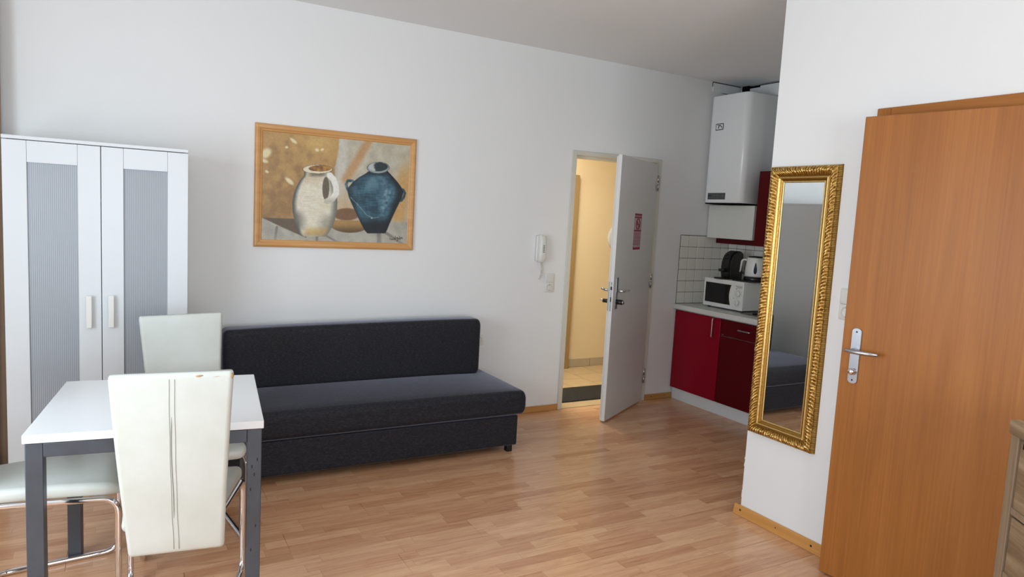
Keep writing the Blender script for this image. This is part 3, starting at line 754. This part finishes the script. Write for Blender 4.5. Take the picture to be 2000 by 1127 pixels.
for v in b0.bm.verts:
    if v.co.z > 0.6: v.co.z -= 0.026*(hw-0.100-v.co.x)/1.7
b0.build('back_cushion', 'fabric', sofa)
for sx, sy in ((-hw+0.09, -0.31), (hw-0.10, -0.31), (-hw+0.09, 0.31), (hw-0.10, 0.31)):
    B((sx-0.02, sy-0.02, 0), (sx+0.02, sy+0.02, 0.046), 0.003, 1).build('foot', 'black_plastic', sofa)

# ------------------------------------------------------------------ table
tb = thing('dining_table', 'square white-topped dining table with worn grey steel legs', 'table', (0.1225, 2.945, 0), radians(-6.3))
T = 0.365
m = MB(); m.box((-T, -T, 0.722), (T, T, 0.750), 0.002, 2); m.build('tabletop', 'table_top', tb)
q = T-0.006
for sx in (-1, 1):
    for sy in (-1, 1):
        m = MB(); m.box((sx*q, sy*q, 0.004), (sx*(q-0.05), sy*(q-0.05), 0.720), 0.003, 2); m.mi = 1
        m.box((sx*(q-0.002), sy*(q-0.002), 0), (sx*(q-0.048), sy*(q-0.048), 0.006))
        m.mi = 1
        if sx == 1 and sy == -1:
            for (dx, z) in ((0.012, 0.60), (0.03, 0.575), (0.022, 0.545), (0.034, 0.49), (0.015, 0.35), (0.03, 0.26)):
                m.box((q-dx, -q-0.0006, z), (q-dx-0.004, -q+0.001, z+0.012), 0.0003, 1)
        m.build('leg', ['metal_frame', 'black_rubber'], tb)
for s in (-1, 1):
    B((-q+0.05, s*q, 0.672), (q-0.05, s*(q-0.03), 0.7195), 0.003, 2).build('apron', 'metal_frame', tb)
    B((s*q, -q+0.05, 0.672), (s*(q-0.03), q-0.05, 0.7195), 0.003, 2).build('apron', 'metal_frame', tb)

# ------------------------------------------------------------------ cantilever chairs (face local +y)
def backrest_mesh(lean, bx=0.0, sh=None):
    sh = lean if sh is None else sh
    zs = [(0.335, 0.7), (0.338, 0.9), (0.348, 1.0)]+[(0.348+(0.957-0.348)*k/16, 1.0) for k in range(1, 17)]+[(0.968, 0.9), (0.973, 0.7)]
    loops = []
    for z, a in zs:
        t = (z-0.335)/0.64; w = 0.298+(0.368-0.298)*t**1.15; th = 0.036*a
        y = -0.215-0.085*t-0.02*sin(t*pi)
        if a < 1: w -= 0.018*(1-a)*2
        dx = sh*(z-0.65)-bx
        loops.append([(px+dx*-1, y+py, z+px*lean*0.9) for px, py in rrect(w, th, th*0.42, 4)])
    m = MB(); m.loft(loops); return m.mesh('backrest', 'leather')
def seam_mesh(lean, side, bx=0.0, sh=None):
    sh = lean if sh is None else sh
    m = MB()
    for off in ((-0.008, 0.008) if side < 0 else ()):
        pts = []
        for k in range(17):
            z = 0.350+(0.955-0.350)*k/16; t = (z-0.335)/0.64
            y = -0.215-0.085*t-0.02*sin(t*pi)-0.0182
            pts.append((off+bx-sh*(z-0.65)+0.0006*sin(k*1.3), y, z))
        m.tube(pts, 0.0011, 5)
    m.mi = 1; pts = []
    for k in range(13):
        z = 0.47+0.36*k/12; t = (z-0.335)/0.64
        pts.append((bx-sh*(z-0.65)+0.0012*sin(k*0.6)-0.003, -0.215-0.085*t-0.02*sin(t*pi)-0.0180, z))
    m.tube(pts, [0.0004]+[0.0014]*11+[0.0004], 5)
    return m.mesh('seam', ['seam', 'grey_print'])
def make_chair(label, loc, rz, lean, group=None, wear=False, seam=True, bx=0.0, sh=None):
    sh = lean if sh is None else sh
    c = thing('dining_chair', label, 'chair', loc, rz, group)
    link('backrest', backrest_mesh(lean, bx, sh), c)
    if seam: link('seam', seam_mesh(lean, -1, bx, sh), c)
    if wear:
        m = MB()
        z = 0.965; lx_ = bx-sh*(z-0.65)
        for (x0, x1, zz, dz, yy) in ((0.064, 0.098, 0.9635, 0.0055, 0), (0.100, 0.165, 0.9595, 0.0012, 0)):
            t = 1.0; y = -0.300-0.0185
            m.tube([(x0+lx_, y+0.0045, zz+x0*lean), (x0*0.7+x1*0.3+lx_, y+0.002, zz+x0*lean-0.002), ((x0+x1)/2+lx_, y+0.001, zz+x0*lean-0.001), (x1+lx_, y+0.004, zz+x1*lean)], [0.0005, dz*0.5, dz*0.6, 0.0005], 8)
        m.tube([(0.176+lx_, -0.300-0.012, 0.965+0.176*lean), (0.178+lx_, -0.300-0.010, 0.955+0.176*lean), (0.178+lx_, -0.300-0.009, 0.946+0.176*lean)], [0.004, 0.007, 0.002], 8)
        m.build('worn_patch', 'wear', c)
    # seat: trapezoid cushion with round front
    loops = []
    N = 18
    ys = [-0.215, -0.21, -0.19]+[-0.19+0.36*k/10 for k in range(1, 10)]+[0.19, 0.215, 0.235, 0.246, 0.251]
    for y in ys:
        t = (y+0.215)/0.447; w = 0.290+0.130*t
        f = 1.0
        if y > 0.185: f = sqrt(max(0.02, 1-((y-0.185)/0.0675)**2)); w -= 0.10*(1-f)
        if y < -0.19: f = 0.75+0.25*(y+0.215)/0.025
        th = 0.052*(0.45+0.55*f)
        zc = 0.438-0.012*(1-f)+0.006*sin(t*pi)+(0.012 if y > -0.1 else 0)*0
        loops.append([(px, y, zc+pz) for px, pz in rrect(w, th, th*0.42, 4)])
    m = MB(); m.loft(loops); m.build('seat', 'leather', c)
    hf_, hr_ = 0.207, 0.150
    P = [(hr_-0.035, -0.20, 0.432), (hr_-0.012, -0.17, 0.405), (hf_, 0.238, 0.405), (hf_, 0.238, 0.0125), (hr_+0.005, -0.20, 0.0125), (-hr_-0.005, -0.20, 0.0125), (-hf_, 0.238, 0.0125), (-hf_, 0.238, 0.405), (-hr_+0.012, -0.17, 0.405), (-hr_+0.035, -0.20, 0.432)]
    m = MB(); m.tube(fillet(P, [0, 0.03, 0.06, 0.06, 0.06, 0.06, 0.06, 0.06, 0.03, 0], 7), 0.0115, 14); m.build('tube_frame', 'chrome', c)
    return c
G = None
make_chair('cream leather cantilever chair nearest the viewer, its back turned, top edge worn', (0.182, 2.722, 0), radians(-11.5), 0.036, wear=True, bx=0.022, sh=0.008)
make_chair('cream leather cantilever chair behind the table in front of the sofa', (0.272, 3.365, 0), radians(181.5), -0.036, seam=False)
make_chair('cream leather cantilever chair pushed under the table from the left, seat showing', (-0.252, 3.080, 0), radians(-90), 0.0, seam=False)

# ------------------------------------------------------------------ curtain
cu = thing('curtain', 'taupe curtain hanging at the left edge beside the wardrobe', 'curtain', (-0.772, 4.42, 0), radians(90))
loops = []
for z in [0.02+2.58*k/14 for k in range(15)]:
    pts = []
    for k in range(61):
        y = -0.24+0.48*k/60; pts.append((0.022*sin(k*0.6+z*0.5)+0.004*sin(k*0.31+z*3), y, z))
    back = [(x+0.003, y, z) for x, y, z in reversed(pts)]
    loops.append(pts+back)
m = MB(); m.loft(loops); m.build('cloth', 'curtain', cu)
m = MB(); m.tube([(0, -0.26, 2.63), (0, 0.68, 2.63)], 0.012, 12); m.build('rod', 'steel', cu)

# ------------------------------------------------------------------ kitchen
KX = 4.235    # cabinet fronts
def kcab(name, label, y1, y0, mat, drawer, hand):
    c = thing(name, label, 'cabinet', (KX, (y0+y1)/2, 0)); w = (y1-y0)
    B((0.020, -w/2, 0.10), (XK-KX-0.005, w/2, 0.802), 0.001, 1).build('body', 'flap_white', c)
    zt = 0.655 if drawer else 0.793
    d = B((0, -w/2+0.002, 0.107), (0.018, w/2-0.002, zt), 0.002, 2).build('door', mat, c)
    if hand:
        m = MB(); yy = -w/2+0.065
        m.tube(fillet([(0, yy, 0.632), (-0.03, yy, 0.632), (-0.03, yy, 0.785), (0, yy, 0.785)], 0.01), 0.0055, 10); m.build('handle', 'steel', d)
    if drawer:
        dr = B((0, -w/2+0.002, 0.659), (0.018, w/2-0.002, 0.793), 0.002, 2).build('drawer', mat, c)
        m = MB(); m.tube(fillet([(0, 0.03, 0.733), (-0.028, 0.03, 0.733), (-0.03, -0.09, 0.733), (0, -0.09, 0.733)], 0.01), 0.006, 10); m.build('handle', 'steel', dr)
        m = MB(); m.box((-0.003, w/2-0.035, 0.668), (0, w/2-0.02, 0.672)); m.build('hinge_cap', 'steel', d)
    return c
kcab('base_cabinet', 'dark red kitchen base cabinet with one door, next to the white wall', 4.548, 4.012, 'red', False, True)
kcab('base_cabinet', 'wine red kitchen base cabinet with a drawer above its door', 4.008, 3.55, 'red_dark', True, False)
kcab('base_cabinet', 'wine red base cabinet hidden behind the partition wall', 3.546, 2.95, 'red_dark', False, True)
tag(B((4.262, 2.95, 0), (4.28, 4.545, 0.100), 0.001, 1).build('plinth_board', 'white_lacquer'), 'white plinth board running under the red kitchen cabinets', 'plinth')
tag(B((4.212, 2.93, 0.8035), (XK-0.002, 4.556, 0.845), 0.004, 2).build('worktop', 'worktop'), 'pale worktop with white front edge over the red cabinets', 'worktop')
# splash-back tiles
tmesh = B((0.001, -0.007, 0.001), (0.0950, 0, 0.0970), 0.0015, 1).mesh('tile', 'splash')
B((4.236, YB-0.0058, 0.846), (XK, YB, 1.448)).build('tile_bed', 'grout', wb)
B((XK-0.0058, 2.95, 0.846), (XK, YB-0.006, 1.448)).build('tile_bed', 'grout', wk)
for i in range(6):
    for j in range(6):
        link('tile', tmesh, wb, (4.237+0.0968*i, YB-0.0005, 0.848+0.0995*j))
tmesh2 = B((-0.007, 0.001, 0.001), (0, 0.0970, 0.0970), 0.0015, 1).mesh('tile', 'splash')
for i in range(16):
    for j in range(6): link('tile', tmesh2, wk, (XK-0.0005, YB-0.009-0.0995*(i+1), 0.848+0.0995*j))
# boiler
bo = thing('wall_boiler', 'tall white gas boiler with rounded edges hung in the kitchen corner', 'boiler', (XK, 4.325, 1.737))
m = MB(); w, dp, H = 0.43, 0.38, 0.903
def bprof(sc):
    pts = []
    r = 0.055
    for k in range(9): a = pi/2*k/8; pts.append((-dp+r-r*sin(a)*1, -w/2+r-r*cos(a)))
    for k in range(9): a = pi/2*k/8; pts.append((-dp+r-r*cos(a), w/2-r+r*sin(a)))
    pts += [(0, w/2), (0, -w/2)]
    return [(-dp/2+(x+dp/2)*sc, y*sc) for x, y in pts]
loops = []
for z, sc in ((0, 0.985), (0.006, 1), (H-0.008, 1), (H, 0.985)): loops.append([(x, y, z) for x, y in bprof(sc)])
m.loft(loops); ob = m.build('casing', 'boiler_white', bo)
m = MB(); m.box((-dp-0.002, -0.045, 0.027), (-dp+0.004, 0.155, 0.083), 0.001, 1); m.mi = 1
m.box((-dp-0.003, 0.112, 0.055), (-dp-0.0015, 0.152, 0.063)); m.box((-dp-0.003, 0.055, 0.050), (-dp-0.0015, 0.062, 0.060)); m.mi = 2; m.box((-dp-0.003, 0.035, 0.058), (-dp-0.0015, 0.080, 0.062)); m.box((-dp-0.003, -0.02, 0.055), (-dp-0.0015, -0.012, 0.066))
m.build('control_panel', ['panel_grey', 'ink', 'grey_print'], bo)
m = MB(); yc, zc = 0.083, 0.641; xx = -dp-0.0008
def st(a, b, r=0.0026): m.tube([(xx, yc+a[0], zc+a[1]), (xx, yc+b[0], zc+b[1])], r, 6)
for a, b in (((0.041,0.024),(-0.041,0.024)),((-0.041,0.024),(-0.041,-0.024)),((-0.041,-0.024),(0.041,-0.026)),((0.041,-0.026),(0.041,0.024))): st(a, b, 0.0034 if a[0] < 0 or b[0] < 0 else 0.002)
st((0.022, 0.012), (0.002, 0.013)); st((0.002, 0.013), (0.014, -0.012), 0.004); st((-0.006, 0.014), (-0.024, -0.004), 0.0036); st((-0.024, -0.004), (-0.030, -0.016), 0.002)
m.build('badge', 'ink', bo)
B((-0.36, -0.20, -0.010), (-0.01, 0.20, -0.0005)).build('gap_shade_plate', 'dark', bo)  # near-black plate added to paint the shade in the gap below the boiler
# low white flap cabinet under the boiler, red cabinet next to it, red pelmet
wc = thing('wall_cabinet', 'low white-fronted wall cabinet directly under the boiler', 'cabinet', (4.535, 4.290, 1.436))
B((0.019, -0.250, 0.0), (XK-4.535-0.006, 0.255, 0.283), 0.001, 1).build('body', 'flap_white', wc)
d = B((0, -0.252, -0.001), (0.017, 0.257, 0.284), 0.002, 2).build('door', 'flap_white', wc)
m = MB(); m.lathe([(0.003, 0), (0.003, 0.002)], 8); 
m = MB(); m.tube([(-0.0008, -0.238, 0.010), (0.0005, -0.238, 0.010)], 0.003, 8); m.build('screw', 'screw', d)
rc = thing('wall_cabinet', 'tall dark red wall cabinet peeking out left of the gold mirror', 'cabinet', (4.520, 3.700, 1.392))
B((0.019, -0.3, 0), (XK-4.52-0.006, 0.302, 0.605), 0.001, 1).build('body', 'red_dark', rc)
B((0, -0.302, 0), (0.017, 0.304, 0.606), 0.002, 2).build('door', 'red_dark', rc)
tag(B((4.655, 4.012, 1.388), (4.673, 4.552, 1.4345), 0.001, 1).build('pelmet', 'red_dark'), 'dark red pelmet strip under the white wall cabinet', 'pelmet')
# microwave
mw = thing('microwave', 'white microwave oven with two dials on the worktop', 'microwave', (4.40, 4.176, 0.845))
m = MB(); m.box((0.012, -0.22, 0.014), (0.335, 0.22, 0.250), 0.006, 2); m.build('casing', 'white_plastic', mw)
m = MB(); m.box((0, -0.22, 0.013), (0.014, 0.22, 0.251), 0.004, 2); m.build('front', 'white_plastic', mw)
pts = [(0.197, 0.047), (0.197, 0.215), (-0.088, 0.215)] + [(-0.088+0.018*sin(pi*k/10), 0.215-(0.215-0.047)*k/10) for k in range(1, 11)]
m = MB(); m.prism(pts, -0.0025, 0.002, 'YZ'); m.build('door_window', 'glass_dark', mw)
for z, r in ((0.150, 0.026), (0.075, 0.024)):
    m = MB(); m.X = Matrix.Translation((0, -0.165 if z > 0.1 else -0.162, z)) @ Matrix.Rotation(radians(-90), 4, 'Y')
    m.lathe([(r, 0), (r*0.95, 0.012), (r*0.85, 0.015), (0.0005, 0.015)], 24); m.mi = 1
    m.box((-r*0.85, -0.003, 0.012), (r*0.85, 0.003, 0.018), 0.001, 1)
    ring = [((r+0.008)*cos(a), (r+0.008)*sin(a), 0.0005) for a in [2*pi*k/24 for k in range(24)]]
    m.tube(ring, 0.0012, 5, closed=True); m.build('dial', ['white_plastic', 'cream_plastic'], mw)
m = MB(); m.box((-0.001, -0.150, 0.188), (0.0, -0.140, 0.193)); m.box((-0.001, -0.128, 0.108), (0.0, -0.122, 0.113)); m.mi = 1
for k in range(3): m.box((-0.001, -0.205, 0.212-0.007*k), (0.0, -0.130-0.01*k, 0.2145-0.007*k))
for k in range(8): a = 2*pi*k/8+0.3; m.box((-0.001, -0.165+0.040*cos(a)-0.002, 0.150+0.036*sin(a)-0.001), (0, -0.165+0.040*cos(a)+0.002, 0.150+0.036*sin(a)+0.001))
m.build('print', ['ink', 'grey_print'], mw)['kind'] = 'stuff'
for fy in (-0.18, 0.18):
    for fx in (0.04, 0.29): m = MB(); m.lathe([(0.012, 0), (0.012, 0.015)], 12, (fx, fy)); m.build('foot', 'black_rubber', mw)
ZM = 0.845+0.2515
# black tray under the kettle
tr = MB(); tr.loft([[(px, py, z) for px, py in rrect(a, b, 0.02)] for z, a, b in ((0, 0.24, 0.24), (0.004, 0.25, 0.25), (0.008, 0.248, 0.248))])
tag(tr.build('tray', 'black_plastic', None, (4.57, 4.020, ZM)), 'black tray on the microwave beneath the kettle', 'tray')
# coffee machine: local +x forward
cm = thing('coffee_machine', 'black capsule coffee machine on top of the microwave', 'coffee machine', (4.530, 4.236, ZM+0.0008), radians(180))
prof2 = [(0.055, 0.0), (0.060, 0.05), (0.066, 0.095), (0.062, 0.14), (0.048, 0.185), (0.022, 0.222), (-0.02, 0.240), (-0.065, 0.238), (-0.085, 0.225), (-0.092, 0.19), (-0.092, 0.0)]
m = MB(); m.prism(prof2, -0.040, 0.040, 'XZ', bev=0.004); m.build('body', 'black_plastic', cm)
prof3 = [(0.045, 0.002), (0.052, 0.05), (0.058, 0.095), (0.054, 0.14), (0.040, 0.182), (0.016, 0.214), (-0.024, 0.232), (-0.063, 0.230), (-0.080, 0.218), (-0.086, 0.19), (-0.086, 0.002)]
for s in (-1, 1):
    m = MB(); m.prism(prof3, s*0.041, s*0.056, 'XZ', bev=0.003); m.build('side_panel', 'coffee_side', cm)
m = MB(); m.loft([[(0.105+px, py, z) for px, py in rrect(0.10, 0.095, 0.03)] for z in (0.0, 0.012)]); m.build('drip_tray', 'black_plastic', cm)
m = MB(); m.loft([[(0.085+px, py, z) for px, py in rrect(0.075, 0.06, 0.02)] for z in (0.062, 0.085)]); m.tube([(0.10, 0, 0.062), (0.10, 0, 0.05)], 0.008, 10); m.build('spout', 'black_plastic', cm)
m = MB(); m.X = Matrix.Translation((0.048, 0, 0.195)) @ Matrix.Rotation(radians(40), 4, 'Y')
m.tube([(0.026*cos(a), 0.026*sin(a), 0.006) for a in [2*pi*k/24 for k in range(24)]], 0.0035, 8, closed=True); m.build('ring', 'coffee_side', cm)
# kettle
ke = thing('kettle', 'white electric kettle with smoked water gauge on the microwave', 'kettle', (4.585, 4.020, ZM+0.0085), radians(0))
m = MB(); m.lathe([(0.084, 0), (0.088, 0.006), (0.086, 0.022), (0.078, 0.032), (0.0005, 0.032)], 32); m.build('power_base', 'black_plastic', ke)
m = MB(); m.lathe([(0.079, 0.033), (0.081, 0.045), (0.079, 0.10), (0.073, 0.155), (0.068, 0.185), (0.062, 0.190)], 36); m.build('body', 'white_plastic', ke)
m = MB(); m.lathe([(0.060, 0.189), (0.064, 0.193), (0.056, 0.200), (0.0005, 0.205)], 32); m.build('lid', 'black_plastic', ke)
m = MB(); m.X = Matrix.Rotation(radians(108), 4, 'Z')
m.tube(fillet([(0.066, 0, 0.165), (0.118, 0, 0.168), (0.128, 0, 0.060)], 0.03), [0.009]*8+[0.0075], 10)
m.mi = 1; m.tube([(0.128, 0, 0.062), (0.10, 0, 0.050), (0.078, 0, 0.048)], 0.007, 8); m.tube([(0.080, 0, 0.155), (0.088, 0, 0.10), (0.082, 0, 0.05)], 0.008, 8); m.build('handle', ['white_plastic', 'black_plastic'], ke)
m = MB(); ang = radians(222)
lp = []
for k in range(20):
    a = 2*pi*k/20; z = 0.105+0.048*sin(a); wv = 0.013*cos(a)*(0.62-0.38*sin(a))*1.4; rr = 0.0775+(0.105-z)*0.05
    lp.append((wv, z))
n = len(lp)
def kp(wv, z, e):
    r = 0.0795+(0.1-z)*0.09 if z > 0.1 else 0.0795+(0.1-z)*0.02
    a = ang+wv/r; return ((r+e)*cos(a), (r+e)*sin(a), z)
m.loft([[kp(a, b, -0.003) for a, b in lp], [kp(a, b, 0.0015) for a, b in lp]]); m.build('water_gauge', 'scale_blue', ke)
m = MB(); m.X = Matrix.Rotation(radians(-72), 4, 'Z'); m.prism([(0.060, 0.150), (0.095, 0.182), (0.092, 0.187), (0.058, 0.186)], -0.018, 0.018, 'XZ', bev=0.002); m.build('spout', 'white_plastic', ke)
# hob
hb = thing('hob', 'dull steel two-plate hob set into the worktop by the microwave', 'hob', (4.53, 3.73, 0.845))
m = MB(); m.box((-0.165, -0.24, 0), (0.23, 0.205, 0.006), 0.002, 2); m.build('plate', 'hob', hb)
for y in (0.095, -0.13):
    m = MB(); m.lathe([(0.085, 0.006), (0.085, 0.014), (0.078, 0.017), (0.0005, 0.016)], 32, (0.06, y)); m.build('burner', 'black_plastic', hb)
for y in (0.10, -0.05):
    m = MB(); m.lathe([(0.019, 0.006), (0.016, 0.024), (0.0005, 0.025)], 20, (-0.12, y)); m.build('knob', 'black_plastic', hb)

# ------------------------------------------------------------------ gold mirror
MY0, MY1, MZ0, MZ1 = 2.079, 2.472, 0.473, 1.849
mr = thing('wall_mirror', 'tall narrow mirror in an ornate gold frame on the partition wall', 'mirror', (XR, (MY0+MY1)/2, (MZ0+MZ1)/2), radians(-90))
mw_, mh_ = MY1-MY0, MZ1-MZ0; FWm = 0.083
def rail(L, H, rotk):
    NS = int(L/0.0032); NT_ = 30
    vs = []; rel = []
    R = Matrix.Rotation(pi/2*rotk, 4, 'Y')
    for i in range(NS+1):
        s = i/NS
        for j in range(NT_+1):
            t = j/NT_; off = t*FWm
            x = (-L/2+off)+(L-2*off)*s; z = H/2-off
            # carved profile
            base = 0.020+0.020*sin(pi*min(1, t/0.62))*(1 if t < 0.62 else 0)
            if t >= 0.62: base = 0.020+0.010*sin(pi*clampf((t-0.62)/0.16))-0.006*sm(0.78, 0.95, t)
            if t > 0.9: base = 0.014+0.003*sin(pi*(t-0.9)/0.1)
            xx = -L/2+L*s
            w1 = 0.5+0.5*sin(2*pi*xx/0.0165+2.2*sin(t*9)+1.6*mn.noise(Vector((xx*14, t*2, rotk))))
            w2 = 0.5+0.5*sin(2*pi*xx/0.0085+t*20+2*mn.noise(Vector((xx*40, t*5, rotk+5))))
            leafn = mn.noise(Vector((xx*75, t*7, 3.1*rotk)))
            amp = sin(pi*clampf(t/0.60)) if t < 0.6 else 0.0
            lf2 = mn.noise(Vector((xx*150, t*16, 9.1+rotk)))
            d = amp*(0.0040*w1+0.0022*w2*w1+0.0042*leafn+0.0030*lf2)
            bead = 0.0
            if t < 0.14: bead = 0.0035*(0.5+0.5*sin(2*pi*xx/0.0105)); d += bead*sin(pi*t/0.14)
            if 0.62 < t < 0.80: d += 0.0012*sin(2*pi*xx/0.007)*sin(pi*(t-0.62)/0.18)
            if j == 0: y = 0.0
            elif j == 1: y = 0.012
            else: y = base+d
            p = R @ Vector((x, -y, z)); vs.append(tuple(p))
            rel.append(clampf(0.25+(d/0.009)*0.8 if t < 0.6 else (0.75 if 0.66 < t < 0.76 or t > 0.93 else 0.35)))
    nt = NT_+1
    fs = [(i*nt+j, (i+1)*nt+j, (i+1)*nt+j+1, i*nt+j+1) for i in range(NS) for j in range(NT_)]
    me = bpy.data.meshes.new('frame_rail'); me.from_pydata(vs, [], fs)
    at = me.attributes.new('relief', 'FLOAT', 'POINT'); at.data.foreach_set('value', rel)
    me.polygons.foreach_set('use_smooth', [True]*len(me.polygons)); me.materials.append(M['gold'])
    bm = bmesh.new(); bm.from_mesh(me); bmesh.ops.recalc_face_normals(bm, faces=bm.faces); bm.to_mesh(me); bm.free()
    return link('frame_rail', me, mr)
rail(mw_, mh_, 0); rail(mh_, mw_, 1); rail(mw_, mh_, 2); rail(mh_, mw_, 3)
gw, gh = mw_-2*FWm, mh_-2*FWm
B((-gw/2-0.004, -0.012, -gh/2-0.004), (gw/2+0.004, -0.009, gh/2+0.004)).build('mirror_glass', 'mirror', mr, None, (0, 0, radians(0.22)))
B((-mw_/2+0.02, -0.007, -mh_/2+0.02), (mw_/2-0.02, -0.001, mh_/2-0.02)).build('backing_board', 'black_plastic', mr)

# ------------------------------------------------------------------ rustic chest of drawers (corner of it at the right edge)
CU = Vector((-0.6225, -0.7826, 0))     # along the front, towards the viewer
cp = Vector((2.46, 1.08, 0))
ch = thing('chest_of_drawers', 'rustic washed-wood chest of drawers at the right edge before the beech door', 'chest of drawers', cp, atan2(CU.y, CU.x))
# local x along the front, local y = depth away from the front
CW, CD, CH = 0.80, 0.36, 0.975
B((-0.006, -0.006, CH-0.045), (CW+0.006, CD, CH), 0.003, 2).build('top_board', 'rustic', ch)
for x in (0, CW-0.042): B((x, 0, 0), (x+0.042, CD-0.004, CH-0.0455), 0.003, 2).build('post', 'rustic_z', ch)
B((0.042, CD-0.012, 0.05), (CW-0.042, CD-0.004, CH-0.046)).build('back_panel', 'rustic', ch)
zt = CH-0.05
for k, hgt in enumerate((0.25, 0.21, 0.21, 0.20)):
    d = B((0.045, 0.006, zt-hgt+0.006), (CW-0.045, 0.024, zt), 0.003, 2).build('drawer', 'rustic', ch)
    if k == 0: B((0.066, 0.002, zt-0.026), (CW-0.066, 0.008, zt-0.008), 0.001, 1).build('grip_slot', 'dark', d)
    B((0.0452, 0.002, zt-hgt+0.008), (CW-0.0452, 0.007, zt-hgt+0.030), 0.001, 1).build('moulding', 'rustic_z', d)
    zt -= hgt
